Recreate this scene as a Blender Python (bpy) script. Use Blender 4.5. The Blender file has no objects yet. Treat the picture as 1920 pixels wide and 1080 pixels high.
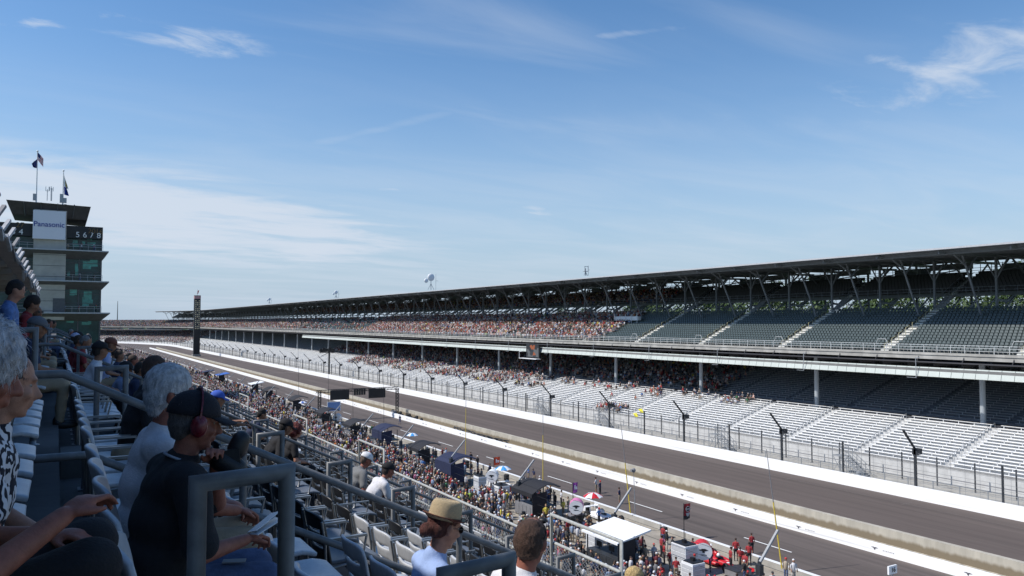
import bpy, bmesh, math, random
import numpy as np
from mathutils import Vector, Matrix, Quaternion, noise as mnoise
R = math.radians
PI = math.pi
random.seed(7); rng = np.random.default_rng(7)
sc = bpy.context.scene
COL = sc.collection
E = 19.3                                  # eye height above the track, metres
YAW, PITCH, FPX = R(30.5), R(2.53), 1450.0
# ---------------------------------------------------------------- camera
cd = bpy.data.cameras.new('camera'); cam = bpy.data.objects.new('camera', cd); COL.objects.link(cam)
cd.sensor_width = 36; cd.lens = FPX/1920*36; cd.clip_start = .05; cd.clip_end = 9000
cam.location = (0, 0, E); cam.rotation_euler = (PI/2+PITCH, 0, -YAW)
sc.camera = cam
# ---------------------------------------------------------------- exposure, sun, sky
sc.view_settings.view_transform = 'Standard'; sc.view_settings.look = 'None'
sc.view_settings.exposure = 0.0; sc.view_settings.gamma = 1
SUN_EL, SUN_AZ = R(50), R(-70)            # azimuth from +Y, clockwise
TOSUN = Vector((math.sin(SUN_AZ)*math.cos(SUN_EL), math.cos(SUN_AZ)*math.cos(SUN_EL), math.sin(SUN_EL)))
sl = bpy.data.lights.new('sun', 'SUN'); sl.energy = 5.0; sl.angle = R(.5); sl.color = (1, .955, .9)
so = bpy.data.objects.new('sun', sl); COL.objects.link(so)
so.rotation_euler = TOSUN.to_track_quat('Z', 'Y').to_euler(); so.location = (-40, 20, 90)
W = bpy.data.worlds.new('World'); sc.world = W; W.use_nodes = True
def pixdir(px, py):
    f = Vector((math.sin(YAW)*math.cos(PITCH), math.cos(YAW)*math.cos(PITCH), math.sin(PITCH)))
    r = Vector((math.cos(YAW), -math.sin(YAW), 0)); u = r.cross(f)
    return (f*FPX + r*(px-960) - u*(py-540)).normalized()
def world_nodes():
    nt = W.node_tree; N = nt.nodes; L = nt.links; N.clear()
    out = N.new('ShaderNodeOutputWorld'); bg = N.new('ShaderNodeBackground'); sky = N.new('ShaderNodeTexSky')
    sky.sky_type = 'NISHITA'; sky.sun_disc = False; sky.sun_elevation = SUN_EL; sky.sun_rotation = SUN_AZ
    sky.altitude = 200; sky.air_density = 1.0; sky.dust_density = .25; sky.ozone_density = 2.2
    bg.inputs[1].default_value = SKYS
    tc = N.new('ShaderNodeTexCoord')
    def M(op, a, b=None, clamp=False):
        n = N.new('ShaderNodeMath'); n.operation = op; n.use_clamp = clamp
        for i, v in enumerate((a, b)):
            if v is None: continue
            if hasattr(v, 'is_output'): L.new(v, n.inputs[i])
            else: n.inputs[i].default_value = v
        return n.outputs[0]
    def VD(vec, const):
        n = N.new('ShaderNodeVectorMath'); n.operation = 'DOT_PRODUCT'; L.new(vec, n.inputs[0]); n.inputs[1].default_value = const; return n.outputs['Value']
    gen = tc.outputs['Generated']
    # clouds live on a high flat layer: project the view ray on it
    sep = N.new('ShaderNodeSeparateXYZ'); L.new(gen, sep.inputs[0])
    zz = M('MAXIMUM', sep.outputs[2], .015)
    cx = M('DIVIDE', sep.outputs[0], M('ADD', zz, .08)); cy = M('DIVIDE', sep.outputs[1], M('ADD', zz, .08))
    cmb = N.new('ShaderNodeCombineXYZ'); L.new(cx, cmb.inputs[0]); L.new(cy, cmb.inputs[1])
    def noise(scale, det, rough, sx=1, sy=1, dist=0., off=0, rot=0):
        mp = N.new('ShaderNodeMapping'); L.new(cmb.outputs[0], mp.inputs[0]); mp.inputs['Scale'].default_value = (sx, sy, 1); mp.inputs['Location'].default_value = (off, off*.7, 0)
        mp.inputs['Rotation'].default_value = (0, 0, rot)
        n = N.new('ShaderNodeTexNoise'); L.new(mp.outputs[0], n.inputs[0]); n.inputs['Scale'].default_value = scale; n.inputs['Detail'].default_value = det
        n.inputs['Roughness'].default_value = rough; n.inputs['Distortion'].default_value = dist; return n.outputs[0]
    def ramp(v, a, b):
        m = N.new('ShaderNodeMapRange'); m.clamp = True; m.interpolation_type = 'SMOOTHSTEP'
        L.new(v, m.inputs[0]); m.inputs[1].default_value = a; m.inputs[2].default_value = b; return m.outputs[0]
    # where cloud banks sit: soft ellipses round given sky directions
    f = pixdir
    def blob(px, py, wx, wy, tilt=0):
        c = f(px, py); rx = (f(px+50*math.cos(tilt), py+50*math.sin(tilt))-c).normalized(); ry = c.cross(rx).normalized()
        a = M('DIVIDE', VD(gen, rx), wx/FPX); a0 = c.dot(rx)/(wx/FPX); b = M('DIVIDE', VD(gen, ry), wy/FPX); b0 = c.dot(ry)/(wy/FPX)
        a = M('SUBTRACT', a, a0); b = M('SUBTRACT', b, b0)
        d = M('ADD', M('MULTIPLY', a, a), M('MULTIPLY', b, b))
        return M('POWER', 2.718, M('MULTIPLY', d, -1.0))
    n1 = noise(3.2, 9, .62, 1, 1.6, .5, 3.1, .5)
    n2 = noise(1.3, 10, .6, 1, 2.2, .4, 7.7, .9)
    n3 = noise(.8, 8, .55, 1, 3.0, .6, 1.7, 1.0)
    tot = None
    def addc(v):
        nonlocal tot
        tot = v if tot is None else M('MAXIMUM', tot, v)
    def wisps(bl, n, lo, hi, gain=1.0):
        s = M('SUBTRACT', M('ADD', n, M('MULTIPLY', bl, .34)), .34)
        addc(M('MULTIPLY', M('MULTIPLY', ramp(s, lo, hi), gain), ramp(bl, .03, .5)))
    wisps(blob(375, 74, 135, 27, .03), n1, .30, .66, .9)
    wisps(blob(210, 32, 120, 16, .1), n1, .42, .66, .6)
    wisps(blob(60, 45, 70, 12, 0), n1, .4, .62, .5)
    wisps(blob(1830, 112, 230, 62, -.3), n1, .27, .74, .8)
    wisps(blob(1180, 62, 110, 9, -.1), n1, .36, .7, .35)
    wisps(blob(1000, 396, 38, 14, .2), n1, .36, .6, .45)
    wisps(blob(735, 355, 45, 6, 0), n1, .34, .6, .5)
    wisps(blob(230, 392, 470, 72, .13), n2, .10, .48, .85)
    wisps(blob(60, 360, 280, 60, 0), n2, .12, .5, .6)
    wisps(blob(700, 245, 190, 9, -.22), n2, .25, .6, .16)
    wisps(blob(1000, 60, 700, 90, .05), n3, .3, .75, .28)
    wisps(blob(1350, 250, 900, 70, .02), n3, .3, .75, .24)
    wisps(blob(1900, 400, 500, 60, .0), n3, .3, .7, .3)
    veil = M('MULTIPLY', ramp(n3, .3, .8), M('MULTIPLY', ramp(sep.outputs[2], .38, .0), .4))
    addc(veil)
    hz = N.new('ShaderNodeMixRGB'); L.new(M('MULTIPLY', M('POWER', ramp(sep.outputs[2], .42, -.02), 1.6), .95), hz.inputs[0]); L.new(sky.outputs[0], hz.inputs[1]); hz.inputs[2].default_value = (3.15, 3.85, 4.7, 1)
    mix = N.new('ShaderNodeMixRGB'); L.new(tot, mix.inputs[0]); L.new(hz.outputs[0], mix.inputs[1]); mix.inputs[2].default_value = CLOUDC
    # photograph's sky: slightly more saturated blue
    hs = N.new('ShaderNodeHueSaturation'); L.new(mix.outputs[0], hs.inputs['Color']); hs.inputs['Saturation'].default_value = SKYSAT
    L.new(hs.outputs[0], bg.inputs[0]); L.new(bg.outputs[0], out.inputs[0])
SKYS, SKYSAT, CLOUDC = .148, 1.19, (4.7, 5.1, 5.7, 1)
world_nodes()

# ---------------------------------------------------------------- helpers
def ray(px, py): return pixdir(px, py)
EYE = Vector((0, 0, E))
def G(px, py, z=0):
    d = ray(px, py); return EYE + d*((z-E)/d.z)
def AX(px, py, X):
    d = ray(px, py); return EYE + d*(X/d.x)
def AY(px, py, Y):
    d = ray(px, py); return EYE + d*(Y/d.y)
MATS = {}
def mat(name, col, rough=.65, var=.12, scale=6., bump=0., metal=0., col2=None, spec=.5, sheen=0, kind='noise', stretch=(1,1,1)):
    if name in MATS: return MATS[name]
    m = bpy.data.materials.new(name); m.use_nodes = True; nt = m.node_tree; N = nt.nodes; L = nt.links
    b = N['Principled BSDF']; b.inputs['Roughness'].default_value = rough; b.inputs['Metallic'].default_value = metal
    b.inputs['Specular IOR Level'].default_value = spec
    tc = N.new('ShaderNodeTexCoord'); mp = N.new('ShaderNodeMapping'); L.new(tc.outputs['Object'], mp.inputs[0]); mp.inputs['Scale'].default_value = stretch
    n = N.new('ShaderNodeTexNoise'); L.new(mp.outputs[0], n.inputs[0]); n.inputs['Scale'].default_value = scale; n.inputs['Detail'].default_value = 5; n.inputs['Roughness'].default_value = .62
    cr = N.new('ShaderNodeValToRGB'); L.new(n.outputs[0], cr.inputs[0])
    c = np.array(col[:3]); lo = c*(1-var); hi = np.array(col2[:3]) if col2 else np.minimum(c*(1+var), 1)
    cr.color_ramp.elements[0].position = .3; cr.color_ramp.elements[1].position = .7
    cr.color_ramp.elements[0].color = (*lo, 1); cr.color_ramp.elements[1].color = (*hi, 1)
    L.new(cr.outputs[0], b.inputs['Base Color'])
    if bump:
        bp = N.new('ShaderNodeBump'); bp.inputs['Strength'].default_value = bump; bp.inputs['Distance'].default_value = .02
        n2 = N.new('ShaderNodeTexNoise'); L.new(mp.outputs[0], n2.inputs[0]); n2.inputs['Scale'].default_value = scale*6; n2.inputs['Detail'].default_value = 4
        L.new(n2.outputs[0], bp.inputs['Height']); L.new(bp.outputs[0], b.inputs['Normal'])
    MATS[name] = m; return m
def objcol_mat(name, rough=.85, var=.18):
    """colour carried by the object itself (clothes)"""
    m = bpy.data.materials.new(name); m.use_nodes = True; nt = m.node_tree; N = nt.nodes; L = nt.links; b = N['Principled BSDF']
    b.inputs['Roughness'].default_value = rough
    oi = N.new('ShaderNodeObjectInfo'); n = N.new('ShaderNodeTexNoise'); n.inputs['Scale'].default_value = 9
    tc = N.new('ShaderNodeTexCoord'); L.new(tc.outputs['Object'], n.inputs[0])
    mr = N.new('ShaderNodeMapRange'); L.new(n.outputs[0], mr.inputs[0]); mr.inputs[3].default_value = 1-var; mr.inputs[4].default_value = 1+var
    vm = N.new('ShaderNodeVectorMath'); vm.operation = 'SCALE'; L.new(oi.outputs['Color'], vm.inputs[0]); L.new(mr.outputs[0], vm.inputs['Scale'])
    L.new(vm.outputs[0], b.inputs['Base Color']); MATS[name] = m; return m
def attr_mat(name, rough=.85):
    m = bpy.data.materials.new(name); m.use_nodes = True; nt = m.node_tree; N = nt.nodes; L = nt.links; b = N['Principled BSDF']
    b.inputs['Roughness'].default_value = rough
    a = N.new('ShaderNodeAttribute'); a.attribute_name = 'Col'; L.new(a.outputs['Color'], b.inputs['Base Color']); MATS[name] = m; return m

def tag(o, label=None, cat=None, group=None, kind=None):
    if label: o['label'] = label
    if cat: o['category'] = cat
    if group: o['group'] = group
    if kind: o['kind'] = kind
    return o
LOCAL = set()                             # things whose parts are modelled in the thing's own space
def place_child(o, parent):
    o.parent = parent
    if parent.parent is None and parent.name not in LOCAL:
        o.matrix_parent_inverse = parent.matrix_basis.inverted()
def thing(name, loc, label, cat, group=None, rz=0, local=False):
    o = bpy.data.objects.new(name, None); COL.objects.link(o); o.location = loc; o.rotation_euler = (0, 0, rz); o.empty_display_size = .2
    if local: LOCAL.add(o.name)
    return tag(o, label, cat, group)
def children(o): return [c for c in bpy.data.objects if c.parent == o]
KIDS = {}
def kids(o):
    return KIDS.get(o.name, [])
def adopt(parent, o): KIDS.setdefault(parent.name, []).append(o)
def copy_tree(o, parent=None):
    c = o.copy(); COL.objects.link(c)
    if parent is not None:
        c.parent = parent; adopt(parent, c)
    for ch in list(kids(o)): copy_tree(ch, c)
    return c

class MB:
    def __init__(s): s.v = []; s.f = []; s.m = []; s.sm = []; s.cur = 0
    def add(s, vs, fs, smooth=False):
        b = len(s.v); s.v.extend([tuple(v) for v in vs]); s.f.extend([tuple(i+b for i in f) for f in fs]); s.m.extend([s.cur]*len(fs)); s.sm.extend([smooth]*len(fs)); return s
    def box(s, x0, x1, y0, y1, z0, z1):
        return s.add([(x0,y0,z0),(x1,y0,z0),(x1,y1,z0),(x0,y1,z0),(x0,y0,z1),(x1,y0,z1),(x1,y1,z1),(x0,y1,z1)],
              [(0,3,2,1),(4,5,6,7),(0,1,5,4),(1,2,6,5),(2,3,7,6),(3,0,4,7)])
    def beam(s, p, q, w, h, up=(0,0,1)):
        p = Vector(p); q = Vector(q); d = (q-p).normalized(); u = Vector(up)
        sd = d.cross(u)
        if sd.length < 1e-4: sd = d.cross(Vector((1,0,0)))
        sd.normalize(); u = sd.cross(d).normalized(); a = sd*w/2; b = u*h/2
        return s.add([p-a-b,p+a-b,p+a+b,p-a+b,q-a-b,q+a-b,q+a+b,q-a+b],[(0,1,2,3),(7,6,5,4),(0,4,5,1),(1,5,6,2),(2,6,7,3),(3,7,4,0)])
    def tube(s, pts, r, n=8, r2=None, caps=True):
        pts = [Vector(p) for p in pts]; k = len(pts); vs = []
        d = (pts[1]-pts[0]).normalized(); a = d.cross(Vector((0,0,1)))
        if a.length < 1e-3: a = Vector((1,0,0))
        a.normalize(); W_ = [a*math.cos(2*PI*j/n)+d.cross(a)*math.sin(2*PI*j/n) for j in range(n)]
        for i, p in enumerate(pts):
            rr = r if r2 is None else r+(r2-r)*i/(k-1)
            if i in (0, k-1): vs += [p+w*rr for w in W_]; continue
            dn = (pts[i+1]-p).normalized(); nn = (d+dn).normalized(); den = max(.35, d.dot(nn))
            vs += [p+w*rr-d*(rr*w.dot(nn)/den) for w in W_]
            q = d.rotation_difference(dn); W_ = [q @ w for w in W_]; d = dn
        fs = [(i*n+j, (i+1)*n+j, (i+1)*n+(j+1)%n, i*n+(j+1)%n) for i in range(k-1) for j in range(n)]
        s.add(vs, fs, True)
        if caps: 
            s.add(vs[:n], [tuple(range(n))]); s.add(vs[-n:], [tuple(reversed(range(n)))])
        return s
    def ell(s, c, r, n=12, m=8, rot=None):
        c = Vector(c); vs = []
        for i in range(m+1):
            t = PI*i/m
            for j in range(n):
                u = 2*PI*j/n; v = Vector((r[0]*math.sin(t)*math.cos(u), r[1]*math.sin(t)*math.sin(u), r[2]*math.cos(t)))
                vs.append(c+(rot@v if rot else v))
        return s.add(vs, [(i*n+j, (i+1)*n+j, (i+1)*n+(j+1)%n, i*n+(j+1)%n) for i in range(m) for j in range(n)], True)
    def cap(s, p, q, r0, r1, n=10, m=4):
        p = Vector(p); q = Vector(q); d = q-p; Ln = d.length
        if Ln < 1e-5: return s.ell(p, (r0,)*3, n, m*2)
        d /= Ln; a = d.orthogonal().normalized(); b = d.cross(a); vs = []; rings = []
        for i in range(1, m+1): t = PI/2*i/m; rings.append((-math.cos(t)*r0, math.sin(t)*r0))
        for i in range(0, m): t = PI/2*i/m; rings.append((Ln+math.sin(t)*r1, math.cos(t)*r1))
        for (h, rr) in rings:
            for j in range(n):
                u = 2*PI*j/n; vs.append(p+d*h+(a*math.cos(u)+b*math.sin(u))*rr)
        k = len(rings); vs.append(p-d*r0); vs.append(q+d*r1); A = len(vs)-2
        fs = [(i*n+j, i*n+(j+1)%n, (i+1)*n+(j+1)%n, (i+1)*n+j) for i in range(k-1) for j in range(n)]
        fs += [(A, (j+1)%n, j) for j in range(n)] + [(A+1, (k-1)*n+j, (k-1)*n+(j+1)%n) for j in range(n)]
        return s.add(vs, fs, True)
    def lathe(s, prof, c=(0,0,0), n=24, axis='z', sy=1.0):
        c = Vector(c); vs = []
        for (r, h) in prof:
            for j in range(n):
                u = 2*PI*j/n; x, y = r*math.cos(u), r*math.sin(u)*sy
                v = (x, y, h) if axis == 'z' else ((h, x, y) if axis == 'x' else (x, h, y))
                vs.append(c+Vector(v))
        k = len(prof)
        return s.add(vs, [(i*n+j, i*n+(j+1)%n, (i+1)*n+(j+1)%n, (i+1)*n+j) for i in range(k-1) for j in range(n)], True)
    def poly(s, pts, d0, d1, axis='y'):
        """extrude a closed 2-D outline"""
        n = len(pts)
        def mk(p, d): return (p[0], d, p[1]) if axis == 'y' else ((d, p[0], p[1]) if axis == 'x' else (p[0], p[1], d))
        vs = [mk(p, d0) for p in pts]+[mk(p, d1) for p in pts]
        return s.add(vs, [tuple(range(n)), tuple(reversed(range(n, 2*n)))]+[(i, i+n, (i+1)%n+n, (i+1)%n) for i in range(n)])
    def mesh(s, name, mats):
        me = bpy.data.meshes.new(name); me.from_pydata([tuple(v) for v in s.v], [], s.f)
        for m in (mats if isinstance(mats, (list, tuple)) else [mats]): me.materials.append(m)
        me.polygons.foreach_set('material_index', s.m); me.polygons.foreach_set('use_smooth', s.sm); me.update()
        return me
    def build(s, name, mats, parent=None, recalc=True):
        me = s.mesh(name, mats)
        if recalc:
            bm = bmesh.new(); bm.from_mesh(me); bmesh.ops.recalc_face_normals(bm, faces=bm.faces); bm.to_mesh(me); bm.free()
        return link(name, me, parent)
def link(name, me, parent=None, loc=None):
    o = bpy.data.objects.new(name, me); COL.objects.link(o)
    if loc is not None: o.location = loc
    if parent is not None: place_child(o, parent); adopt(parent, o)
    return o
def share(name, me, parent, loc, rz=0):
    """one more part that uses an existing mesh"""
    o = bpy.data.objects.new(name, me); COL.objects.link(o); place_child(o, parent); adopt(parent, o)
    o.location = loc; o.rotation_euler = (0, 0, rz); return o
def modmesh(mb, name, mats, mods):
    me = mb.mesh(name, mats) if isinstance(mb, MB) else mb
    o = bpy.data.objects.new('tmp', me); COL.objects.link(o)
    for (ty, kw) in mods:
        m = o.modifiers.new('m', ty)
        for k, v in kw.items(): setattr(m, k, v)
    dg = bpy.context.evaluated_depsgraph_get(); dg.update()
    r = bpy.data.meshes.new_from_object(o.evaluated_get(dg), depsgraph=dg); r.name = name
    COL.objects.unlink(o); bpy.data.objects.remove(o)
    return r
def textmesh(body, size, m, name, depth=.02):
    cu = bpy.data.curves.new('t', 'FONT'); cu.body = body; cu.size = size; cu.extrude = depth; cu.align_x = 'CENTER'; cu.align_y = 'CENTER'; cu.materials.append(m)
    o = bpy.data.objects.new('tmp', cu); COL.objects.link(o); dg = bpy.context.evaluated_depsgraph_get(); dg.update()
    r = bpy.data.meshes.new_from_object(o.evaluated_get(dg), depsgraph=dg); COL.objects.unlink(o); bpy.data.objects.remove(o); r.name = name
    if not r.materials: r.materials.append(m)
    return r
ORD = ['first','second','third','fourth','fifth','sixth','seventh','eighth','ninth','tenth','eleventh','twelfth','thirteenth','fourteenth','fifteenth','sixteenth','seventeenth','eighteenth','nineteenth','twentieth']
def ordw(i):
    if i < 20: return ORD[i]
    t = ['twenty','thirty','forty','fifty','sixty','seventy','eighty','ninety'][(i+1)//10-2]; r = (i+1) % 10
    return (t[:-1]+'ieth') if r == 0 else t+'-'+ORD[r-1]
# ================================================================ materials
m_asph = mat('track asphalt', (.108,.085,.075), .9, .16, .35, .25, stretch=(1,.06,1))
m_pitasph = mat('pit lane asphalt', (.112,.09,.08), .9, .14, .4, .25, stretch=(1,.08,1))
m_conc = mat('concrete', (.36,.345,.31), .9, .2, .6, .3)
m_conc_d = mat('dark concrete', (.17,.17,.165), .9, .22, .7, .3)
m_pave = mat('pit concourse paving', (.29,.26,.215), .9, .3, .5, .3)
m_whitewall = mat('white painted wall', (.88,.88,.87), .6, .02, .8)
m_paint = mat('road paint', (.75,.75,.73), .7, .1, 2.)
m_steel = mat('galvanised steel', (.36,.38,.40), .45, .12, 3., metal=.4)
m_dsteel = mat('dark steel', (.045,.05,.058), .5, .2, 3., metal=.3)
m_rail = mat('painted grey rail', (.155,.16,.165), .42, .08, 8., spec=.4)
m_grass = mat('infield grass', (.06,.10,.03), .95, .4, .05)
m_frame = mat('roof frame steel', (.20,.22,.245), .6, .15, 1.)
m_roofu = mat('roof sheet', (.12,.135,.16), .7, .12, .4, stretch=(1,4,1))
m_white = mat('white gloss paint', (.8,.81,.82), .4, .04, 4.)
m_seatg = mat('dark green plastic seat', (.058,.078,.076), .35, .2, 2., spec=.6)
m_alum = mat('aluminium bench plank', (.86,.86,.85), .55, .05, 2.)
m_fascia = mat('pale green fascia panel', (.50,.54,.50), .6, .06, .6)
m_black = mat('black paint', (.012,.013,.016), .5, .3, 4.)
m_yel = mat('yellow paint', (.62,.46,.05), .5, .1, 4.)
m_red = mat('red paint', (.55,.02,.03), .35, .1, 4.)
m_navy = mat('navy fabric', (.012,.018,.055), .8, .2, 3., .2)
m_blk_fab = mat('black fabric', (.014,.014,.018), .8, .25, 3., .2)
m_blue = mat('blue paint', (.04,.12,.42), .5, .1, 4.)
m_orange = mat('orange red fabric', (.65,.08,.03), .8, .1, 4.)
m_purple = mat('purple fabric', (.30,.07,.33), .8, .1, 4.)
m_rubber = mat('rubber', (.012,.012,.013), .7, .2, 8.)
m_glassg = mat('green tinted glass', (.012,.05,.052), .12, .5, .35, spec=.35)
m_grey = mat('mid grey paint', (.2,.2,.21), .6, .15, 3.)
def overlay(m, stretch, scale, lo, hi, pos0, pos1):
    """wear with a shape of its own: multiply the base colour by a stretched noise"""
    nt = m.node_tree; N = nt.nodes; L = nt.links; b = N['Principled BSDF']; old = b.inputs['Base Color'].links[0].from_socket
    tc = N.new('ShaderNodeTexCoord'); mp = N.new('ShaderNodeMapping'); mp.inputs['Scale'].default_value = stretch; L.new(tc.outputs['Object'], mp.inputs[0])
    n = N.new('ShaderNodeTexNoise'); n.inputs['Scale'].default_value = scale; n.inputs['Detail'].default_value = 6; L.new(mp.outputs[0], n.inputs[0])
    mr = N.new('ShaderNodeMapRange'); L.new(n.outputs[0], mr.inputs[0]); mr.inputs[1].default_value = pos0; mr.inputs[2].default_value = pos1; mr.inputs[3].default_value = lo; mr.inputs[4].default_value = hi
    vm = N.new('ShaderNodeVectorMath'); vm.operation = 'SCALE'; L.new(old, vm.inputs[0]); L.new(mr.outputs[0], vm.inputs['Scale']); L.new(vm.outputs[0], b.inputs['Base Color'])
overlay(m_asph, (1,.004,1), .55, .78, 1.12, .3, .7); overlay(m_pitasph, (1,.004,1), .8, .74, 1.12, .3, .7)
overlay(m_asph, (1,.05,1), 2.2, .9, 1.06, .3, .7); overlay(m_pitasph, (1,.03,1), 1.6, .86, 1.06, .3, .6)
overlay(m_rail, (1,1,1), 14, .72, 1.15, .3, .7)
overlay(m_whitewall, (1,.02,1.5), 1.2, .72, 1.0, .28, .4)
# ================================================================ ground, roads
def strip(name, x0, x1, z, m, y0=-120, y1=650, arc=0, kind='structure'):
    """a sheet along the straight, bending left with the track after y=650"""
    mb = MB(); pts = [(x0, y, x1, y) for y in np.linspace(y0, y1, 24)]
    if arc:
        for th in np.linspace(0, R(arc), 28)[1:]:
            a = 350+x0-81; b = 350+x1-81
            pts.append((81-350+a*math.cos(th), 650+a*math.sin(th), 81-350+b*math.cos(th), 650+b*math.sin(th)))
    vs = []
    for (a, b, c, d) in pts: vs += [(a, b, z), (c, d, z)]
    mb.add(vs, [(2*i, 2*i+1, 2*i+3, 2*i+2) for i in range(len(pts)-1)])
    o = mb.build(name, m, recalc=False)
    if kind: tag(o, kind=kind)
    return o
mb = MB(); mb.add([(-4000,-2500,-.02),(4000,-2500,-.02),(4000,5500,-.02),(-4000,5500,-.02)], [(0,1,2,3)])
tag(mb.build('ground', m_grass, recalc=False), kind='structure')
strip('concourse_pavement', 9.2, 49.4, 0.0, m_pave, -60)
strip('pit_lane', 49.4, 63.2, .004, m_pitasph)
strip('track', 63.2, 81, .006, m_asph, arc=95)
strip('track_apron', 30, 63.2, .002, m_pitasph, 640, 650, arc=95)
strip('grandstand_walkway', 82, 92.4, .004, m_conc, arc=95)
def lines():
    mb = MB()
    mb.box(49.95, 50.12, -60, 640, .005, .012)
    y = 49.5 - 12*6.1*1
    for i in range(-5, 36): mb.box(53.55, 53.7, 44.8+i*16.1, 44.8+i*16.1+5.2, .005, .012)
    o = mb.build('painted_lines', m_paint); tag(o, kind='structure')
    mb = MB()                                            # seams and rubber marks of the racing surface
    mb.box(78.3, 78.36, -60, 640, .007, .010)
    for i in range(40): mb.box(77.6, 79.4, 20+i*15.2, 20.06+i*15.2, .007, .011)
    tag(mb.build('track_seams', mat('seam grey', (.15,.13,.12), .9)), kind='structure')
    mb = MB(); mb.box(63.2, 81, 300, 300.9, .007, .011)
    tag(mb.build('start_line', mat('worn brick line', (.22,.19,.17), .9)), kind='structure')
lines()
# ================================================================ walls
def wall_along(name, x0, x1, z1, m, y0, y1, arc=0, label='', cat='wall', z0=-.05):
    mb = MB(); pts = [((x0, y), (x1, y)) for y in np.linspace(y0, y1, 30)]
    if arc:
        for th in np.linspace(0, R(arc), 32)[1:]:
            a = 350+x0-81; b = 350+x1-81
            pts.append(((-269+a*math.cos(th), 650+a*math.sin(th)), (-269+b*math.cos(th), 650+b*math.sin(th))))
    vs = []
    for p, q in pts: vs += [(*p, z0), (*q, z0), (*q, z1), (*p, z1)]
    n = len(pts); fs = []
    for i in range(n-1):
        for j in range(4): fs.append((4*i+j, 4*i+(j+1) % 4, 4*i+4+(j+1) % 4, 4*i+4+j))
    fs += [(0,1,2,3), (4*n-4, 4*n-1, 4*n-2, 4*n-3)]
    mb.add(vs, fs); o = mb.build(name, m); tag(o, label, cat); return o
ow = wall_along('track_wall', 81, 81.5, 1.37, m_whitewall, -60, 650, 95, 'long white outer wall between the track and the catch fence')
pw = wall_along('pit_wall', 59.4, 59.8, .82, m_whitewall, -60, 624, 0, 'low white pit wall with small winged emblems beside the pit lane')
def stained():
    m = mat('stained concrete wall', (.40,.37,.31), .9, .2, .9, .3, stretch=(1,1,.15)); nt = m.node_tree; N = nt.nodes; L = nt.links; b = N['Principled BSDF']
    old = b.inputs['Base Color'].links[0].from_socket
    tc = N.new('ShaderNodeTexCoord'); sp = N.new('ShaderNodeSeparateXYZ'); L.new(tc.outputs['Object'], sp.inputs[0])
    n = N.new('ShaderNodeTexNoise'); mp = N.new('ShaderNodeMapping'); mp.inputs['Scale'].default_value = (1,1.6,.05); L.new(tc.outputs['Object'], mp.inputs[0]); L.new(mp.outputs[0], n.inputs[0]); n.inputs['Scale'].default_value = 1.2; n.inputs['Detail'].default_value = 6
    a = N.new('ShaderNodeMath'); a.operation = 'MULTIPLY_ADD'; L.new(n.outputs[0], a.inputs[0]); a.inputs[1].default_value = .55; L.new(sp.outputs[2], a.inputs[2])
    mr = N.new('ShaderNodeMapRange'); mr.interpolation_type = 'SMOOTHSTEP'; L.new(a.outputs[0], mr.inputs[0]); mr.inputs[1].default_value = .75; mr.inputs[2].default_value = 1.1
    mx = N.new('ShaderNodeMixRGB'); L.new(mr.outputs[0], mx.inputs[0]); mx.inputs[1].default_value = (.19,.155,.105,1); L.new(old, mx.inputs[2]); L.new(mx.outputs[0], b.inputs['Base Color']); return m
cw = wall_along('concrete_wall', 62.7, 63.2, 1.3, stained(), -60, 612, 0, 'stained bare concrete wall between pit lane and track')
m_gut = mat('dusty gutter', (.42,.385,.32), .95, .25, .8); overlay(m_gut, (.15,1.4,1), 1.3, .7, 1.1, .35, .6)
strip('gutter_strip', 59.8, 62.7, .03, m_gut, -60, 620)
def emblem_mesh():
    mb = MB(); z = .42
    pts = [(-.55,.10),(-.12,.02),(-.12,-.06),(0,-.2),(.12,-.06),(.12,.02),(.55,.10),(.16,.16),(0,.12),(-.16,.16)]
    mb.poly([(p[0]*.6, z+p[1]*.7) for p in pts], -.012, 0, axis='y'); mb.cur = 1
    for i in range(7): mb.box(.75+i*.15, .84+i*.15, -.012, 0, z-.04+.02*(i%2), z+.03)
    me = mb.mesh('emblem', [mat('emblem grey', (.09,.09,.11), .7), mat('small lettering grey', (.35,.35,.37), .7)]); me.transform(Matrix.Rotation(-PI/2, 4, 'Z')); return me
em = emblem_mesh()
for i in range(-3, 22): share('emblem', em, pw, (59.395, 56.5+7.7*i, 0))
# ================================================================ catch fence on the outer wall
m_fence = mat('fence wire', (.30,.305,.31), .5, .1, 3., metal=.3)
def fence():
    t = thing('catch_fence', (81.6, 40, 0), 'tall black catch fence with bent posts on the white outer wall', 'fence')
    tall = MB(); tall.beam((0,0,0), (0,0,5.4), .20, .26, (0,1,0)); tall.beam((0,0,5.35), (-2.1,0,7.6), .16, .2, (0,1,0))
    tall.box(-.1, .75, -.35, .3, 4.75, 5.4)
    tm = tall.mesh('post', m_dsteel)
    sh = MB(); sh.beam((0,0,0), (0,0,5.0), .15, .18, (0,1,0)); sm = sh.mesh('post', m_dsteel)
    i = 0
    y0 = 81.6*.63
    for k in range(-1, 66):
        y = y0+9.1*k
        if y > 640: break
        if len(kids(t)) < 92: share('post', tm if k % 2 == 0 else sm, t, (81.75, y, 0))
    # after the straight
    w = MB()
    for z in (1.9, 2.5, 3.1, 3.7, 4.3, 4.9): w.beam((81.7,30,z), (81.7,650,z), .028, .028)
    w.build('cable', m_fence, t)
    g = MB()
    for k in range(0, 420): 
        y = 34+k*1.5; g.beam((81.72,y,1.37), (81.72,y,4.9), .018, .018)
    g.build('mesh_panel', m_fence, t)
    far = MB()
    for th in np.linspace(.02, R(60), 42):
        a = 350.6; x = -269+a*math.cos(th); y = 650+a*math.sin(th); far.box(x-.12, x+.12, y-.12, y+.12, 0, 5.2)
    far.build('curve_posts', m_dsteel, t)
fence()
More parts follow.
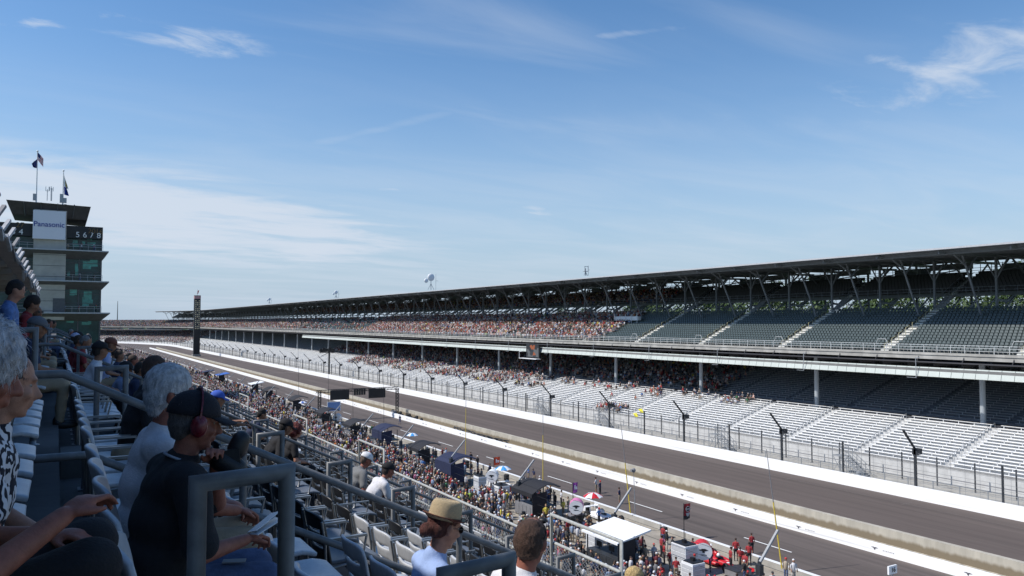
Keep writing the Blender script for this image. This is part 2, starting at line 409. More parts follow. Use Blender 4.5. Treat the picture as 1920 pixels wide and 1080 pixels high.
# railing, service rail and stairs behind the fence
def walkway_rail():
    t = thing('walkway_railing', (86, 40, 0), 'grey pipe railing along the walkway behind the catch fence', 'railing')
    mb = MB()
    for z in (.5, .85, 1.2): mb.beam((86.0,30,z), (86.0,640,z), .045, .045)
    mb.build('rail', m_steel, t)
    mb = MB()
    for i in range(200): mb.box(85.96, 86.04, 31+i*3.0, 31.08+i*3.0, 0, 1.25)
    mb.build('rail_posts', m_steel, t)
    t2 = thing('bench_front_railing', (90.2, 40, 0), 'dark handrail on posts in front of the lowest aluminium benches', 'railing')
    mb = MB(); mb.beam((90.2,30,1.0), (90.2,640,1.0), .08, .1); mb.beam((90.2,30,2.3), (90.2,640,2.3), .05, .05)
    mb.build('rail', m_grey, t2)
    mb = MB()
    for i in range(140): mb.box(90.14, 90.26, 32+i*4.4, 32.12+i*4.4, 0, 3.3)
    mb.build('rail_posts', m_dsteel, t2)
walkway_rail()
def stair_unit(y, lab):
    t = thing('access_stair', (88, y, 0), lab, 'stairs', 'steel stair towers behind the catch fence')
    mb = MB(); mb.cur = 0
    for i in range(9): mb.box(86.9, 88.1, y+i*.3, y+i*.3+.28, .22*i+.18, .22*i+.24)
    mb.build('steps', m_steel, t)
    mb = MB()
    for x in (86.85, 88.15):
        for i in range(0, 11, 2): mb.beam((x,y+i*.3,0), (x,y+i*.3,.22*i+1.2), .06, .06)
        mb.beam((x,y,1.2), (x,y+3,3.3), .06, .06); mb.beam((x,y,.7), (x,y+3,2.8), .05, .05); mb.beam((x,y,0), (x,y+3,2.2), .05, .14)
    mb.build('handrail', m_steel, t)
    mb = MB()
    for x in (86.85, 88.15): mb.beam((x,y+3,0), (x,y+4.4,2.2), .05, .05); mb.beam((x,y+4.4,0), (x,y+3,2.2), .05, .05); mb.beam((x,y+4.4,0),(x,y+4.4,3.3),.07,.07); mb.beam((x,y+3,0),(x,y+3,3.3),.07,.07); mb.beam((x,y+3,3.3),(x,y+4.4,3.3),.05,.05)
    mb.box(86.9, 88.1, y+3, y+4.4, 2.14, 2.2); mb.build('landing', m_steel, t)
for px, py, lab in ((1630, 905, 'steel stair tower behind the fence nearest the right edge of the photo'), (1380, 850, 'second steel stair tower behind the fence, below the sunlit benches'), (1150, 800, 'steel stair tower behind the fence beyond the yellow flags'), (1030, 775, 'farthest steel stair tower behind the fence')):
    p = AX(px, py, 88); stair_unit(p.y, lab)
def barrel(px, py, lab):
    p = AX(px, py, 85); mb = MB()
    mb.lathe([(0,0),(.3,0),(.33,.05),(.33,.3),(.345,.32),(.33,.34),(.33,.62),(.345,.64),(.33,.66),(.33,.92),(.345,.95),(.30,.96),(0,.96)], (85, p.y, 0), 14)
    tag(mb.build('barrel', m_steel), lab, 'barrel', 'barrels behind the outer wall')
for a in ((1610, 890, 'pale metal barrel behind the white wall beside the stair tower'), (1367, 826, 'pale metal barrel behind the white wall near the second stair tower'), (1125, 795, 'small metal barrel behind the white wall, farthest one')): barrel(*a)
# ================================================================ grandstand opposite
def bend(y, x=0):
    """(location, rotation) of a module that starts at distance y along the straight"""
    if y <= 650: return (0, y, 0), 0
    th = (y-650)/371.; c = Vector((-269, 650, 0)); v = Vector((269, 0, 0)); v.rotate(Matrix.Rotation(th, 3, 'Z').to_euler())
    return tuple(c+v), th
GS = thing('grandstand', (100, 40, 0), 'long double-decked grandstand with dark roof across the track', 'grandstand')
BL = 18.4
def ztop(r): return 15.2+.38*r
def tier_profile(x0, z0, n, px_, rz_, th=.5):
    p = []
    for r in range(n): p += [(x0+px_*r, z0+rz_*r), (x0+px_*(r+1), z0+rz_*r)]
    p += [(x0+px_*n, z0+rz_*(n-1)-th-.2), (x0, z0-th)]
    return p
def gs_meshes():
    D = {}
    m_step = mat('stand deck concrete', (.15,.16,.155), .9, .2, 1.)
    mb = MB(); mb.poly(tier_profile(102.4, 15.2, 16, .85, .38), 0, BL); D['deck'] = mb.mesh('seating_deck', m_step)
    # seats
    def seats(x0, z0, n, w=.58, dark=1):
        mb = MB()
        for r in range(n):
            x = x0+.85*r; z = z0+.38*r; y = 1.5+(.29 if r % 2 else 0)
            while y+w < BL-.05:
                a = y+.05; b = y+w-.05
                mb.add([(x+.55,a,z+.40),(x+.55,b,z+.40),(x+.66,b-.04,z+.74),(x+.66,a+.04,z+.74),(x+.62,a,z+.36),(x+.62,b,z+.36),(x+.74,b-.04,z+.74),(x+.74,a+.04,z+.74)],
                       [(0,1,2,3),(7,6,5,4),(3,2,6,7),(0,3,7,4),(1,5,6,2)])
                mb.add([(x+.12,a,z+.44),(x+.12,b,z+.44),(x+.56,b,z+.40),(x+.56,a,z+.40),(x+.14,a,z+.34),(x+.14,b,z+.34)], [(0,1,2,3),(0,4,5,1)])
                y += w
        return mb.mesh('seat_rows', m_seatg)
    D['seats'] = seats(102.6, 15.2, 16)
    mb = MB()
    for r in range(16):
        z = ztop(r); mb.box(102.45+.85*r, 103.3+.85*r, .1, 1.35, z, z+.02); mb.box(102.85+.85*r, 103.3+.85*r, .1, 1.35, z, z+.2)
    D['aisle'] = mb.mesh('aisle_steps', mat('pale stair concrete', (.62,.61,.57), .85, .1, 2.))
    mb = MB()
    for r in range(0, 14, 2): 
        x = 102.8+.85*r; z = ztop(r)
        mb.tube([(x,.72,z),(x,.72,z+.95),(x+1.1,.72,z+1.4),(x+1.1,.72,z+.4)], .03, 5)
    D['arail'] = mb.mesh('aisle_handrail', mat('faded yellow rail', (.45,.43,.25), .6))
    mb = MB()
    for z in (15.55, 15.95, 16.25): mb.beam((102.2,0,z), (102.2,BL,z), .05, .05)
    for i in range(10): mb.beam((102.2,i*1.84,15.2), (102.2,i*1.84,16.27), .05, .05)
    mb.tube([(102.2,-.2,16.25),(102.2,.1,16.9),(102.2,1.3,16.9),(102.2,1.6,16.25)], .03, 5)
    D['rail'] = mb.mesh('front_railing', mat('white rail paint', (.6,.62,.62), .5))
    mb = MB(); mb.box(101.4, 102.45, 0, BL, 14.9, 15.18); mb.box(101.5, 101.75, 0, BL, 14.35, 14.9)
    D['edge'] = mb.mesh('deck_edge', mat('weathered deck edge', (.38,.37,.34), .9, .3, .5))
    mb = MB()
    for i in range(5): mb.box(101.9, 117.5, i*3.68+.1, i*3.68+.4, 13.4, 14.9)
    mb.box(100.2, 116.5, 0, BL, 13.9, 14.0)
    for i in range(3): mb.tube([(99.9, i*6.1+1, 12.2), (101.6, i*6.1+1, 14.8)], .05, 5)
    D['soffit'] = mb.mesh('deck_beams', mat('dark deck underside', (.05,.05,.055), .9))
    mb = MB(); 
    for i in range(12): 
        y = i*BL/12; mb.add([(99.4,y+.03,12.15),(99.4,y+BL/12-.03,12.15),(99.75,y+BL/12-.03,13.35),(99.75,y+.03,13.35),(99.55,y+.03,12.1),(99.55,y+BL/12-.03,12.1),(99.9,y+BL/12-.03,13.35),(99.9,y+.03,13.35)],
            [(0,3,2,1),(4,5,6,7),(0,1,5,4),(1,2,6,5),(2,3,7,6),(3,0,4,7)])
    mb.cur = 1; mb.box(99.6, 99.9, 0, BL, 12.2, 13.2)
    D['fascia'] = mb.mesh('fascia', [m_fascia, m_conc_d])
    # roof
    mb = MB()
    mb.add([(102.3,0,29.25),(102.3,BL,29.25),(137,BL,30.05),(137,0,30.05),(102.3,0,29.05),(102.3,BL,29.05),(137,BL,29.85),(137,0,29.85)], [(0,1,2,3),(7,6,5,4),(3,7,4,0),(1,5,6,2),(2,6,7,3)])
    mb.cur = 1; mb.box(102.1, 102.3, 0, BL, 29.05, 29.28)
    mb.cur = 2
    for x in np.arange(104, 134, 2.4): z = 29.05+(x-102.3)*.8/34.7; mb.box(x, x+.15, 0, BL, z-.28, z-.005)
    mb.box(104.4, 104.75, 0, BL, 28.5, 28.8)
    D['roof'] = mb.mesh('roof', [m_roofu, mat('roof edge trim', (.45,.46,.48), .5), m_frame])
    # lights / speaker bits hung on the roof edge
    mb = MB(); mb.box(102.5, 102.9, 3, 5.5, 28.6, 28.85)
    # one steel bent of the roof, in its own plane
    mb = MB()
    mb.beam((117.3,0,20.6), (117.3,0,29.0), .3, .3, (0,1,0)); mb.beam((113.0,0,20.4), (108.6,0,28.9), .22, .22, (0,1,0))
    mb.beam((109.6,0,27.2), (106.2,0,28.9), .2, .2, (0,1,0)); mb.beam((110.0,0,26.6), (112.6,0,29.0), .2, .2, (0,1,0))
    mb.beam((103,0,28.75), (136,0,29.1), .22, .42); mb.beam((127.5,0,0), (127.5,0,29.2), .3, .3, (0,1,0)); mb.beam((127.4,0,28.2), (119,0,26.9), .16, .16); mb.beam((119,0,26.9), (117.3,0,28.9), .14, .14)
    mb.beam((117.3,0,26.2), (121.6,0,29.2), .22, .22, (0,1,0)); mb.beam((127.5,0,25.2), (121.2,0,29.1), .2, .2, (0,1,0)); mb.beam((127.5,0,25), (133,0,29.2), .2, .2, (0,1,0))
    mb.beam((119.6,0,22.2), (127.5,0,25.7), .25, .45); mb.beam((117.3,0,22.6), (119.8,0,22.4), .2, .3)
    mb.beam((117.3,-4.6,28.0), (117.3,0,29.0), .16, .16); mb.beam((117.3,0,25.5), (117.3,1.8,28.9), .16, .16); mb.beam((117.3,0,25.5), (117.3,-1.8,28.9), .16, .16)
    D['bent'] = mb.mesh('roof_frame', m_frame)
    # rear tier
    mb = MB(); mb.poly(tier_profile(119.6, 23.6, 8, .85, .42, .35), 1.2, BL)
    mb.beam((119.5,0,23.4), (119.5,BL,23.4), .25, .35)
    mb2 = mb; mb2.cur = 1
    for r in range(8):
        x = 119.7+.85*r; z = 23.6+.42*r; y = 1.5
        while y < BL-.6:
            mb2.box(x+.5, x+.62, y+.03, y+.55, z+.3, z+.85); mb2.box(x+.1, x+.5, y+.03, y+.55, z+.38, z+.44); y += .58
    D['rdeck'] = mb2.mesh('rear_tier', [m_step, mat('black plastic seat', (.018,.02,.024), .5, .2)])
    mb = MB()
    for i in range(12): mb.box(119.5+.5*i, 120+.5*i, .1, 1.1, 23.2+.25*i, 23.4+.25*i)
    mb.add([(116.4,-.1,21.4),(116.4,1.3,21.4),(119.6,1.3,23.5),(119.6,-.1,23.5)], [(0,1,2,3)]); mb.box(116.0,119.4,-.15,1.35,21.2,21.35)
    mb.cur = 1
    for y in (-.1, 1.3): 
        mb.beam((116.4,y,22.3),(119.6,y,24.4),.05,.05); mb.beam((119.6,y,24.4),(125,y,27.2),.05,.05)
        for i in range(7): mb.beam((116.5+i*1.3,y,21.4+i*.6),(116.5+i*1.3,y,22.4+i*.66),.04,.04)
    D['rstair'] = mb.mesh('rear_tier_stair', [mat('grey stair', (.33,.34,.34), .8), m_frame])
    mb = MB()
    for z in (24.1, 24.6): mb.beam((119.4,0,z), (119.4,BL,z), .06, .06)
    for i in range(10): mb.beam((119.4,i*1.84,23.4), (119.4,i*1.84,24.65), .05, .05)
    for z in (27.2, 27.6, 28.0, 28.6): mb.beam((127.0,0,z), (127.0,BL,z), .07, .07)
    for i in range(11): mb.beam((127.0,i*1.67,26.4), (127.0,i*1.67,28.7), .08, .08)
    mb.box(128.2, 128.6, 2.0, 9.0, 28.0, 29.0); mb.box(130.5, 130.8, 10.5, 17, 27.6, 28.7)
    mb.beam((127.5,0,26.2), (127.5,BL,26.2), .3, .4); mb.beam((116.2,0,22.3),(116.2,BL,22.3),.06,.06); mb.beam((116.2,0,21.8),(116.2,BL,21.8),.05,.05)
    D['rrail'] = mb.mesh('rear_tier_railing', m_frame)
    # under the rear tier: raking struts
    mb = MB()
    for i in range(7): mb.beam((117.6,i*2.63,20.6), (124.5,i*2.63+.6,24.6), .16, .2)
    mb.beam((118,0,20.5), (118,BL,20.5), .3, .4)
    D['rake'] = mb.mesh('rear_struts', m_frame)
    return D
D = gs_meshes()
NB = 33
y0 = 68.2-2*BL
def gs_put(me, y, l=BL): 
    loc, th = bend(y); o = share(me.name, me, GS, loc, th)
    if y > 650: o.scale = (1, 1.12, 1)
    return o
nall = int((650+371*R(60)-y0)/BL)
nroof = int((650+371*R(23)-y0)/BL)
for k in range(nall):
    y = y0+BL*k
    keys = ['deck','seats','edge','soffit']
    if k < 16: keys += ['aisle']
    if k < 12: keys += ['arail']
    if k < 28: keys += ['rail']
    if y < 355: keys.append('fascia')
    if k < nroof: keys += ['roof','rdeck','rrail']
    if k < 14: keys += ['rstair','rake']
    for q in keys: gs_put(D[q], y)
k = 0
while True:
    y = 70-9.2*3+9.2*k
    if y > y0+BL*nroof or k > 95: break
    gs_put(D['bent'], y); k += 1
# lower tier
LB = 11.87
def lower_meshes():
    m_low = mat('lower deck concrete', (.50,.50,.49), .9, .14, .8); m_low_shade = mat('shade-darkened rear deck concrete', (.12,.125,.14), .9, .2, .8)  # rear block: same concrete, darkened to deepen the shade under the deck
    f = MB(); f.poly(tier_profile(92, 2.1, 15, .8, .26, .3)+[], 0, LB)
    f.add([(92,0,0),(92,LB,0),(92,LB,2.1),(92,0,2.1)], [(0,1,2,3)])
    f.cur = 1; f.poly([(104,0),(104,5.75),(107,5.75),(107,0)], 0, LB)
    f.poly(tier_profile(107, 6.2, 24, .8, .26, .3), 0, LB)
    deck = f.mesh('lower_deck', [m_low, m_low_shade])
    b = MB()
    def bench(x, z, a, c):
        b.box(x+.40, x+.68, a, c, z+.41, z+.45)
        b.box(x+.02, x+.24, a, c, z+.02, z+.05)
        for i in range(6): yy = a+.3+(c-a-.6)*i/5; b.box(x+.48, x+.58, yy-.03, yy+.03, z, z+.41)
    for r in range(15): bench(92+.8*r, 2.1+.26*r, .85, LB-.15)
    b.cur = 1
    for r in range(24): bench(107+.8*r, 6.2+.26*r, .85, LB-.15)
    bn = b.mesh('bench_rows', [m_alum, mat('shade-darkened bench plank', (.36,.37,.39), .6, .1, 2.)])  # rear planks get a darker copy, shade put into the colour
    a = MB()
    for r in range(0, 14, 2): x = 92.4+.8*r; z = 2.1+.26*r; a.tube([(x,.35,z),(x,.35,z+.9),(x+1.2,.35,z+1.3),(x+1.2,.35,z+.4)], .03, 5)
    ar = a.mesh('lower_handrail', m_steel)
    return deck, bn, ar
ldeck, lbench, lrail = lower_meshes()
yl = 53.6-2*LB+.2
n = int((650+371*R(45)-yl)/LB)
for k in range(min(n, 84)):
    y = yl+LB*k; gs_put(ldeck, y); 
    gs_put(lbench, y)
    if k < 26: gs_put(lrail, y)
mb = MB(); mb.tube([(0,0,0), (0,0,13.9)], .36, 16); mb.box(-.9,.9,-.9,.9,-.1,.35); cm = mb.mesh('support_column', mat('column paint', (.33,.36,.38), .6))
for k in range(-1, 25):
    y = 56.5+25.7*k
    if y < 660: o = share('support_column', cm, GS, (104.9, y, 5.7)); o.scale = (1,1,.60)
mb = MB()
mb.box(127.7, 128.0, 28, 650, 0, 19.5); mb.build('rear_wall', mat('rear wall', (.12,.12,.125), .9), GS)
# lower fascia brackets (light frames hanging below the fascia)
mb = MB(); 
for yy in (0,):
    mb.beam((99.2,0,14.6),(99.2,0,11.9),.07,.07,(0,1,0)); mb.beam((99.2,0,11.9),(99.2,1.3,11.9),.06,.06); mb.beam((99.2,0,14.6),(99.2,-.6,14.6),.07,.07)
bk = mb.mesh('fascia_bracket', m_steel)
for k in range(10): share('fascia_bracket', bk, GS, (0, 62+18.4*k*.98, 0))
# roof antennas and dishes
def dish(px, py, Y, lab, s=1.):
    p = AY(px, py, Y); p.z = 29.9; t = thing('satellite_dish' if s > .6 else 'roof_aerial', p, lab, 'antenna', 'antennas standing on the grandstand roof')
    mb = MB(); mb.tube([p, p+Vector((0,0,3.0*s))], .12, 6); mb.beam(p+Vector((-.9*s,0,0)), p+Vector((0,0,1.6*s)), .1, .1); mb.beam(p+Vector((.9*s,0,0)), p+Vector((0,0,1.6*s)), .1, .1); mb.build('mast', m_steel, t)
    mb = MB(); c = p+Vector((0,0,3.3*s))
    if s > .6: mb.ell(c, (1.0*s,.35*s,1.0*s), 14, 8); mb.ell(c+Vector((-1.3*s,.2,-.9*s)), (.6*s,.25*s,.6*s), 12, 6); mb.build('dish', m_white, t)
    else: mb.box(c.x-.5,c.x+.5,c.y-.4,c.y+.4,c.z-.9,c.z-.8); mb.box(c.x-.5,c.x-.4,c.y-.4,c.y-.3,c.z-.9,c.z+.3); mb.box(c.x+.4,c.x+.5,c.y-.4,c.y-.3,c.z-.9,c.z+.3); mb.box(c.x-.5,c.x+.5,c.y-.4,c.y-.3,c.z+.2,c.z+.3); mb.build('work_platform', m_steel, t)
    mb = MB(); mb.tube([p+Vector((1.4*s,0,0)), p+Vector((1.4*s,0,4.2*s))], .05, 5); mb.tube([p+Vector((1.4*s,-.1,2.4*s)), p+Vector((2.1*s,0,2.4*s))], .04, 4); mb.build('aerial', m_steel, t)
dish(808, 545, 232, 'pair of white satellite dishes on the grandstand roof, largest one', 1.25)
dish(1098, 525, 143, 'small aerial mast on the roof above the right-hand end of the crowd', .55)
dish(505, 568, 455, 'tiny aerial on the far roof left of the large dish', .8)
dish(630, 560, 335, 'small aerial on the roof between the pylon and the large dish', .8)
# big screen on the fascia
def big_screen():
    p = AX(999, 662, 98.9); t = thing('video_screen', p, 'large video screen hanging on the fascia of the opposite stand', 'screen')
    mb = MB(); mb.box(98.8, 99.2, p.y-2.9, p.y+2.9, 10.8, 14.0); mb.build('casing', m_black, t)
    m = bpy.data.materials.new('screen picture'); m.use_nodes = True; N = m.node_tree.nodes; L = m.node_tree.links; b = N['Principled BSDF']; b.inputs['Base Color'].default_value = (.01,.01,.01,1)
    tc = N.new('ShaderNodeTexCoord'); v = N.new('ShaderNodeTexVoronoi'); v.inputs['Scale'].default_value = .8; L.new(tc.outputs['Object'], v.inputs[0]); cr = N.new('ShaderNodeValToRGB'); L.new(v.outputs['Color'], cr.inputs[0])
    for i, (q, c) in enumerate(((0,(.03,.03,.04,1)),(.4,(.25,.27,.3,1)),(.62,(.05,.06,.08,1)),(.72,(.75,.2,.06,1)),(.85,(.1,.3,.6,1)))):
        e = cr.color_ramp.elements[i] if i < 2 else cr.color_ramp.elements.new(q); e.position = q; e.color = c
    cr.color_ramp.interpolation = 'CONSTANT'
    L.new(cr.outputs[0], b.inputs['Emission Color']); b.inputs['Emission Strength'].default_value = .45
    mb = MB(); mb.box(98.77, 98.8, p.y-2.7, p.y+2.7, 11.0, 13.8); mb.build('display', m, t)
    mb = MB(); mb.box(97.6, 99.0, p.y-3.4, p.y+4.4, 10.5, 10.62); mb.beam((97.7,p.y+4.3,10.6),(97.7,p.y+4.3,12.2),.08,.08); mb.beam((97.7,p.y+3.2,12.2),(97.7,p.y+4.3,12.2),.08,.08); mb.build('platform', m_white, t)
    p = G(0,0,1e3) if False else None
big_screen()
# TV booth under the roof end of crowd
p = AX(1182, 594, 112)
mb = MB(); mb.box(110.8, 111.6, p.y-4.2, p.y+4.2, 19.7, 20.6)
for i in range(5): mb.beam((110.6,p.y-4+i*2,19.0),(110.6,p.y-4+i*2,21.1),.1,.1)
tag(mb.build('press_table', m_white), 'long white press table beside the right-hand end of the crowd', 'table')
# big camera mast behind the fence
def camera_mast():
    p = AX(617, 700, 84); t = thing('camera_mast', (84,p.y,0), 'tall mast with black camera and speaker cluster behind the fence', 'mast')
    mb = MB(); mb.tube([(84,p.y,0),(84,p.y,13.2)], .3, 8); mb.build('mast', m_dsteel, t)
    mb = MB(); mb.beam((80.5,p.y,8.6),(86.5,p.y,8.6),.25,.3); mb.beam((81,p.y,7.2),(84,p.y,8.6),.15,.15); mb.build('crossarm', m_dsteel, t)
    for i in range(5): 
        mb = MB(); x = 80.4+i*1.1; mb.box(x, x+.85, p.y-.6, p.y+.5, 8.8, 9.9+.3*(i % 2)); mb.build('speaker', m_black, t)
camera_mast()
# yellow flags by the fence
for i, (px, py) in enumerate(((1191, 778), (1201, 770))):
    p = AX(px, py, 83.2); mb = MB(); mb.add([p+Vector((0,-.7,-.25)), p+Vector((0.1,.1,-.35)), p+Vector((0,.6,.2)), p+Vector((.1,-.2,.35)), p+Vector((.06,-.7,-.25)), p+Vector((.16,.1,-.35)), p+Vector((.06,.6,.2)), p+Vector((.16,-.2,.35))], [(0,1,2,3),(7,6,5,4),(0,4,5,1),(1,5,6,2),(2,6,7,3),(3,7,4,0)])
    mb.cur = 1; mb.tube([p+Vector((.05,-.1,.3)), Vector((p.x+.05,p.y-.1,0))], .03, 5)
    tag(mb.build('yellow_flag', [mat('yellow fabric', (.8,.72,.03), .7), m_steel]), ['lower yellow flag standing at the fence before the benches', 'upper yellow flag standing at the fence before the benches'][i], 'flag')
# ================================================================ pylon
def pylon():
    p = G(368, 668); t = thing('scoring_pylon', p, 'tall narrow black scoring pylon beside the pit wall', 'pylon')
    w = 1.65; mb = MB(); mb.box(p.x-w, p.x+w, p.y-1.2, p.y+1.2, 0, 34.5); mb.cur = 1; mb.box(p.x-w-.05, p.x+w+.05, p.y-1.25, p.y+1.25, 32.6, 34.2)
    mb.build('shaft', [m_black, mat('faded red panel', (.45,.25,.25), .6)], t)
    mb = MB()
    for i in range(15):
        z = 31.4-i*1.12
        for x in (-1.1, -.2, .7):
            if x != -.2 or i % 3: mb.box(p.x+x, p.x+x+.45, p.y-1.24, p.y-1.2, z-.28, z+.28)
    mb.build('numerals', mat('amber lamps', (.8,.68,.42), .6), t)
    mb = MB(); 
    for i in range(14): mb.box(p.x-w-.08, p.x+w+.08, p.y-1.23, p.y-1.17, 30.7-i*1.12, 30.85-i*1.12)
    mb.build('divider', m_grey, t)
    mb = MB(); mb.tube([p+Vector((0,0,34.5)), p+Vector((0,0,38))], .12, 6); mb.cur = 1; mb.add([p+Vector((-.3,0,35.2)),p+Vector((.5,0,35.6)),p+Vector((.9,0,37.6)),p+Vector((.1,0,37.0)),p+Vector((-.3,.1,35.2)),p+Vector((.5,.1,35.6)),p+Vector((.9,.1,37.6)),p+Vector((.1,.1,37.0))], [(0,1,2,3),(7,6,5,4),(0,4,5,1),(1,5,6,2),(2,6,7,3),(3,7,4,0)]); mb.build('pennant', [m_white, m_red], t)
    mb = MB(); mb.box(p.x-2.2, p.x+2.2, p.y-1.6, p.y+1.6, 0, 1.2); mb.build('base', m_conc, t)
pylon()
# ================================================================ pagoda
def pagoda():
    Y = 205.; k = Y/1690.*1.0
    def X(px): return AY(px, 500, Y).x
    def Z(py, px=130): return AY(px, py, Y).z
    t = thing('pagoda_tower', (0, Y, 0), 'tall tiered timing tower with green glass and wide flat roofs', 'tower')
    xr = X(189); xl = X(-25)
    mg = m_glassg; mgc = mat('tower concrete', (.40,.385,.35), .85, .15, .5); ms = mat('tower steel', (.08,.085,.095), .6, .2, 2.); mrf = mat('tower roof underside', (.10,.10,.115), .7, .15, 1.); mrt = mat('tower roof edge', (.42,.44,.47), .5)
    y1 = Y+16
    lv = [(Z(470), Z(430)), (Z(527), Z(476)), (Z(586), Z(533)), (0, Z(593))]
    for i, (a, b) in enumerate(lv):
        mb = MB(); mb.box(xl, xr-.1*0, Y, y1, a, b); g = mb.build('glass_storey', mg, t)
        mb = MB()
        nx = 5
        for j in range(nx+1):
            x = xl+(xr-xl)*j/nx; mb.box(x-.12, x+.12, Y-.25, Y-.002, a, b)
        for z in np.linspace(a, b, 4)[1:-1]: mb.box(xl, xr+.05, Y-.12, Y-.004, z-.06, z+.06)
        mb.box(xr+.002, xr+.2, Y-.2, y1, a, a+.3); mb.box(xr+.002, xr+.2, Y-.2, Y+.2, a, b)
        mb.build('mullions', ms, t)
        mb = MB()                                            # balcony handrail and plant on each storey
        for z in (a+.9, a+1.4) if i < 3 else (): mb.beam((xl,Y-1.6,z),(xr+.3,Y-1.6,z),.06,.06)
        if i < 3:
            for j in range(16): xx = xl+(xr-xl+.3)*j/15; mb.beam((xx,Y-1.6,a),(xx,Y-1.6,a+1.4),.05,.05)
            mb.build('balcony_rail', m_steel, t)
    mt = mat('painted teal reflection', (.05,.26,.22), .2, .6, .6)  # teal patches paint bright reflections onto the storey glass
    rp = random.Random(2)
    for py0, py1 in ((437, 467), (480, 524), (537, 583), (596, 612)):
        for px0, px1 in ((126, 148), (152, 187)):
            z1, z0 = Z(py0), Z(py1); x0_, x1_ = X(px0), X(px1)
            for q in range(3):
                w_ = (x1_-x0_)*rp.uniform(.15,.45); xa_ = rp.uniform(x0_, x1_-w_); h_ = (z1-z0)*rp.uniform(.12,.4); za_ = rp.uniform(z0+.3, z1-h_-.2)
                mb = MB(); mb.box(xa_, xa_+w_, Y-.03-.012*q, Y+.01, za_, za_+h_); mb.build('pane', mt, t)
    # wide roofs
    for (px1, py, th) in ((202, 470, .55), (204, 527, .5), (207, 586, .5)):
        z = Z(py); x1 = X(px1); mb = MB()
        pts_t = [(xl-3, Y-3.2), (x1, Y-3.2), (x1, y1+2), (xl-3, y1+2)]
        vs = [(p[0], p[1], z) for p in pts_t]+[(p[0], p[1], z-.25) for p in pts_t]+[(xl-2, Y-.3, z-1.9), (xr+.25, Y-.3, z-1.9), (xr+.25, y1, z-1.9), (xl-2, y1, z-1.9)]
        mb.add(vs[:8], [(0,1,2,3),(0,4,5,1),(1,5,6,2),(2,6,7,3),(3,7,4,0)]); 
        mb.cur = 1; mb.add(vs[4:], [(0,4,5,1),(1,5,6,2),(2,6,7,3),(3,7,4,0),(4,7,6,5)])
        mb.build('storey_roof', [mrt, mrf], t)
    # scoreboard band
    z0, z1 = Z(447), Z(424); mb = MB(); mb.box(xl, X(191), Y-1.2, Y+3, z0, z1); mb.build('scoreboard', m_black, t)
    mn = mat('white numerals', (.75,.75,.76), .6); mo = mat('unlit amber digits', (.16,.10,.04), .6)
    for s, px in (('3',24),('4',38),('5',144),('6',157.5),('7',170),('8',183.5)):
        me = textmesh(s, 1.75, mn, 'numeral', .03); o = share('numeral', me, t, (X(px), Y-1.26, Z(440.5))); o.rotation_euler = (PI/2,0,0)
    for s, px, py in (('20',170,432.5),('16',184,432.5),('27',36,428)):
        me = textmesh(s, 1.6, mo, 'digit', .03); o = share('digit', me, t, (X(px), Y-1.26, Z(py))); o.rotation_euler = (PI/2,0,0)
    # concrete core with the white sign
    mb = MB(); mb.box(X(62), X(123), Y-1.9, Y+8, Z(600)+0*1, Z(398)); 
    mb.build('core', mgc, t)
    mb = MB()
    for py in (480, 500, 520, 545, 565, 583): mb.box(X(62)-.03, X(123)+.03, Y-1.93, Y-1.88, Z(py)-.05, Z(py)+.05)
    mb.box(X(101), X(123.5), Y-2.0, Y-1.9, Z(590), Z(560)); mb.build('core_joints', ms, t)
    mb = MB(); mb.box(X(60), X(121), Y-2.6, Y-2.2, Z(452), Z(400)); s = mb.build('sign_board', mat('white sign face', (.72,.72,.80), .5, .02), t)
    me = textmesh('Panasonic', 1.66, mat('sign blue', (.01,.03,.30), .5), 'sign_lettering', .03)
    o = bpy.data.objects.new('sign_lettering', me); COL.objects.link(o); o.parent = s; adopt(s, o); o.location = (X(90.5), Y-2.66, Z(425.5)); o.rotation_euler = (PI/2,0,0); o.scale = (.92,1.0,1)
    # top canopy: inverted tray
    za, zb = Z(385), Z(412); mb = MB(); xa, xb, xc, xd = X(9), X(167), X(20), X(161)
    vs = [(xa,Y-2.6,za),(xb,Y-2.6,za-.35),(xb,y1,za-.35),(xa,y1,za),(xc,Y-1,zb+.6),(xd,Y-1,zb),(xd,y1-3,zb),(xc,y1-3,zb+.6)]
    mb.add(vs, [(0,1,2,3),(0,4,5,1),(1,5,6,2),(2,6,7,3),(3,7,4,0),(7,6,5,4)]); mb.build('top_canopy', mat('canopy underside', (.055,.05,.055), .7, .2, 1.), t)
    mb = MB()
    for f_ in (.2,.4,.6,.8): x = xa+(xb-xa)*f_; mb.beam((x,Y-2.5,za-.15),(x+ (xc-xa)*(.5-f_),Y-1.1,zb+.35),.15,.5)
    mb.box(X(62),X(66),Y-1.5,Y+1,Z(400),za); mb.box(X(117),X(122),Y-1.5,Y+1,Z(400),za); mb.build('canopy_ribs', ms, t)
    mb = MB()
    for px, py0, py1 in ((85,379,358),(92,379,352),(93.5,379,355)): mb.tube([(X(px),Y,Z(py0)),(X(px),Y,Z(py1))], .07, 5)
    for px, py0, py1 in ((61.5,380,368),(118.5,381,372),(112,381,365)): mb.box(X(px)-.35, X(px)+.35, Y-.3, Y+.3, Z(py0), Z(py1))
    mb.beam((X(82),Y,Z(361)),(X(88),Y,Z(361)),.07,.07); mb.beam((X(89),Y,Z(357)),(X(96),Y,Z(357)),.07,.07)
    for px in (82,88,89,96): mb.beam((X(px),Y,Z(361)),(X(px),Y,Z(353)),.1,.1)
    mb.build('antennas', m_steel, t)
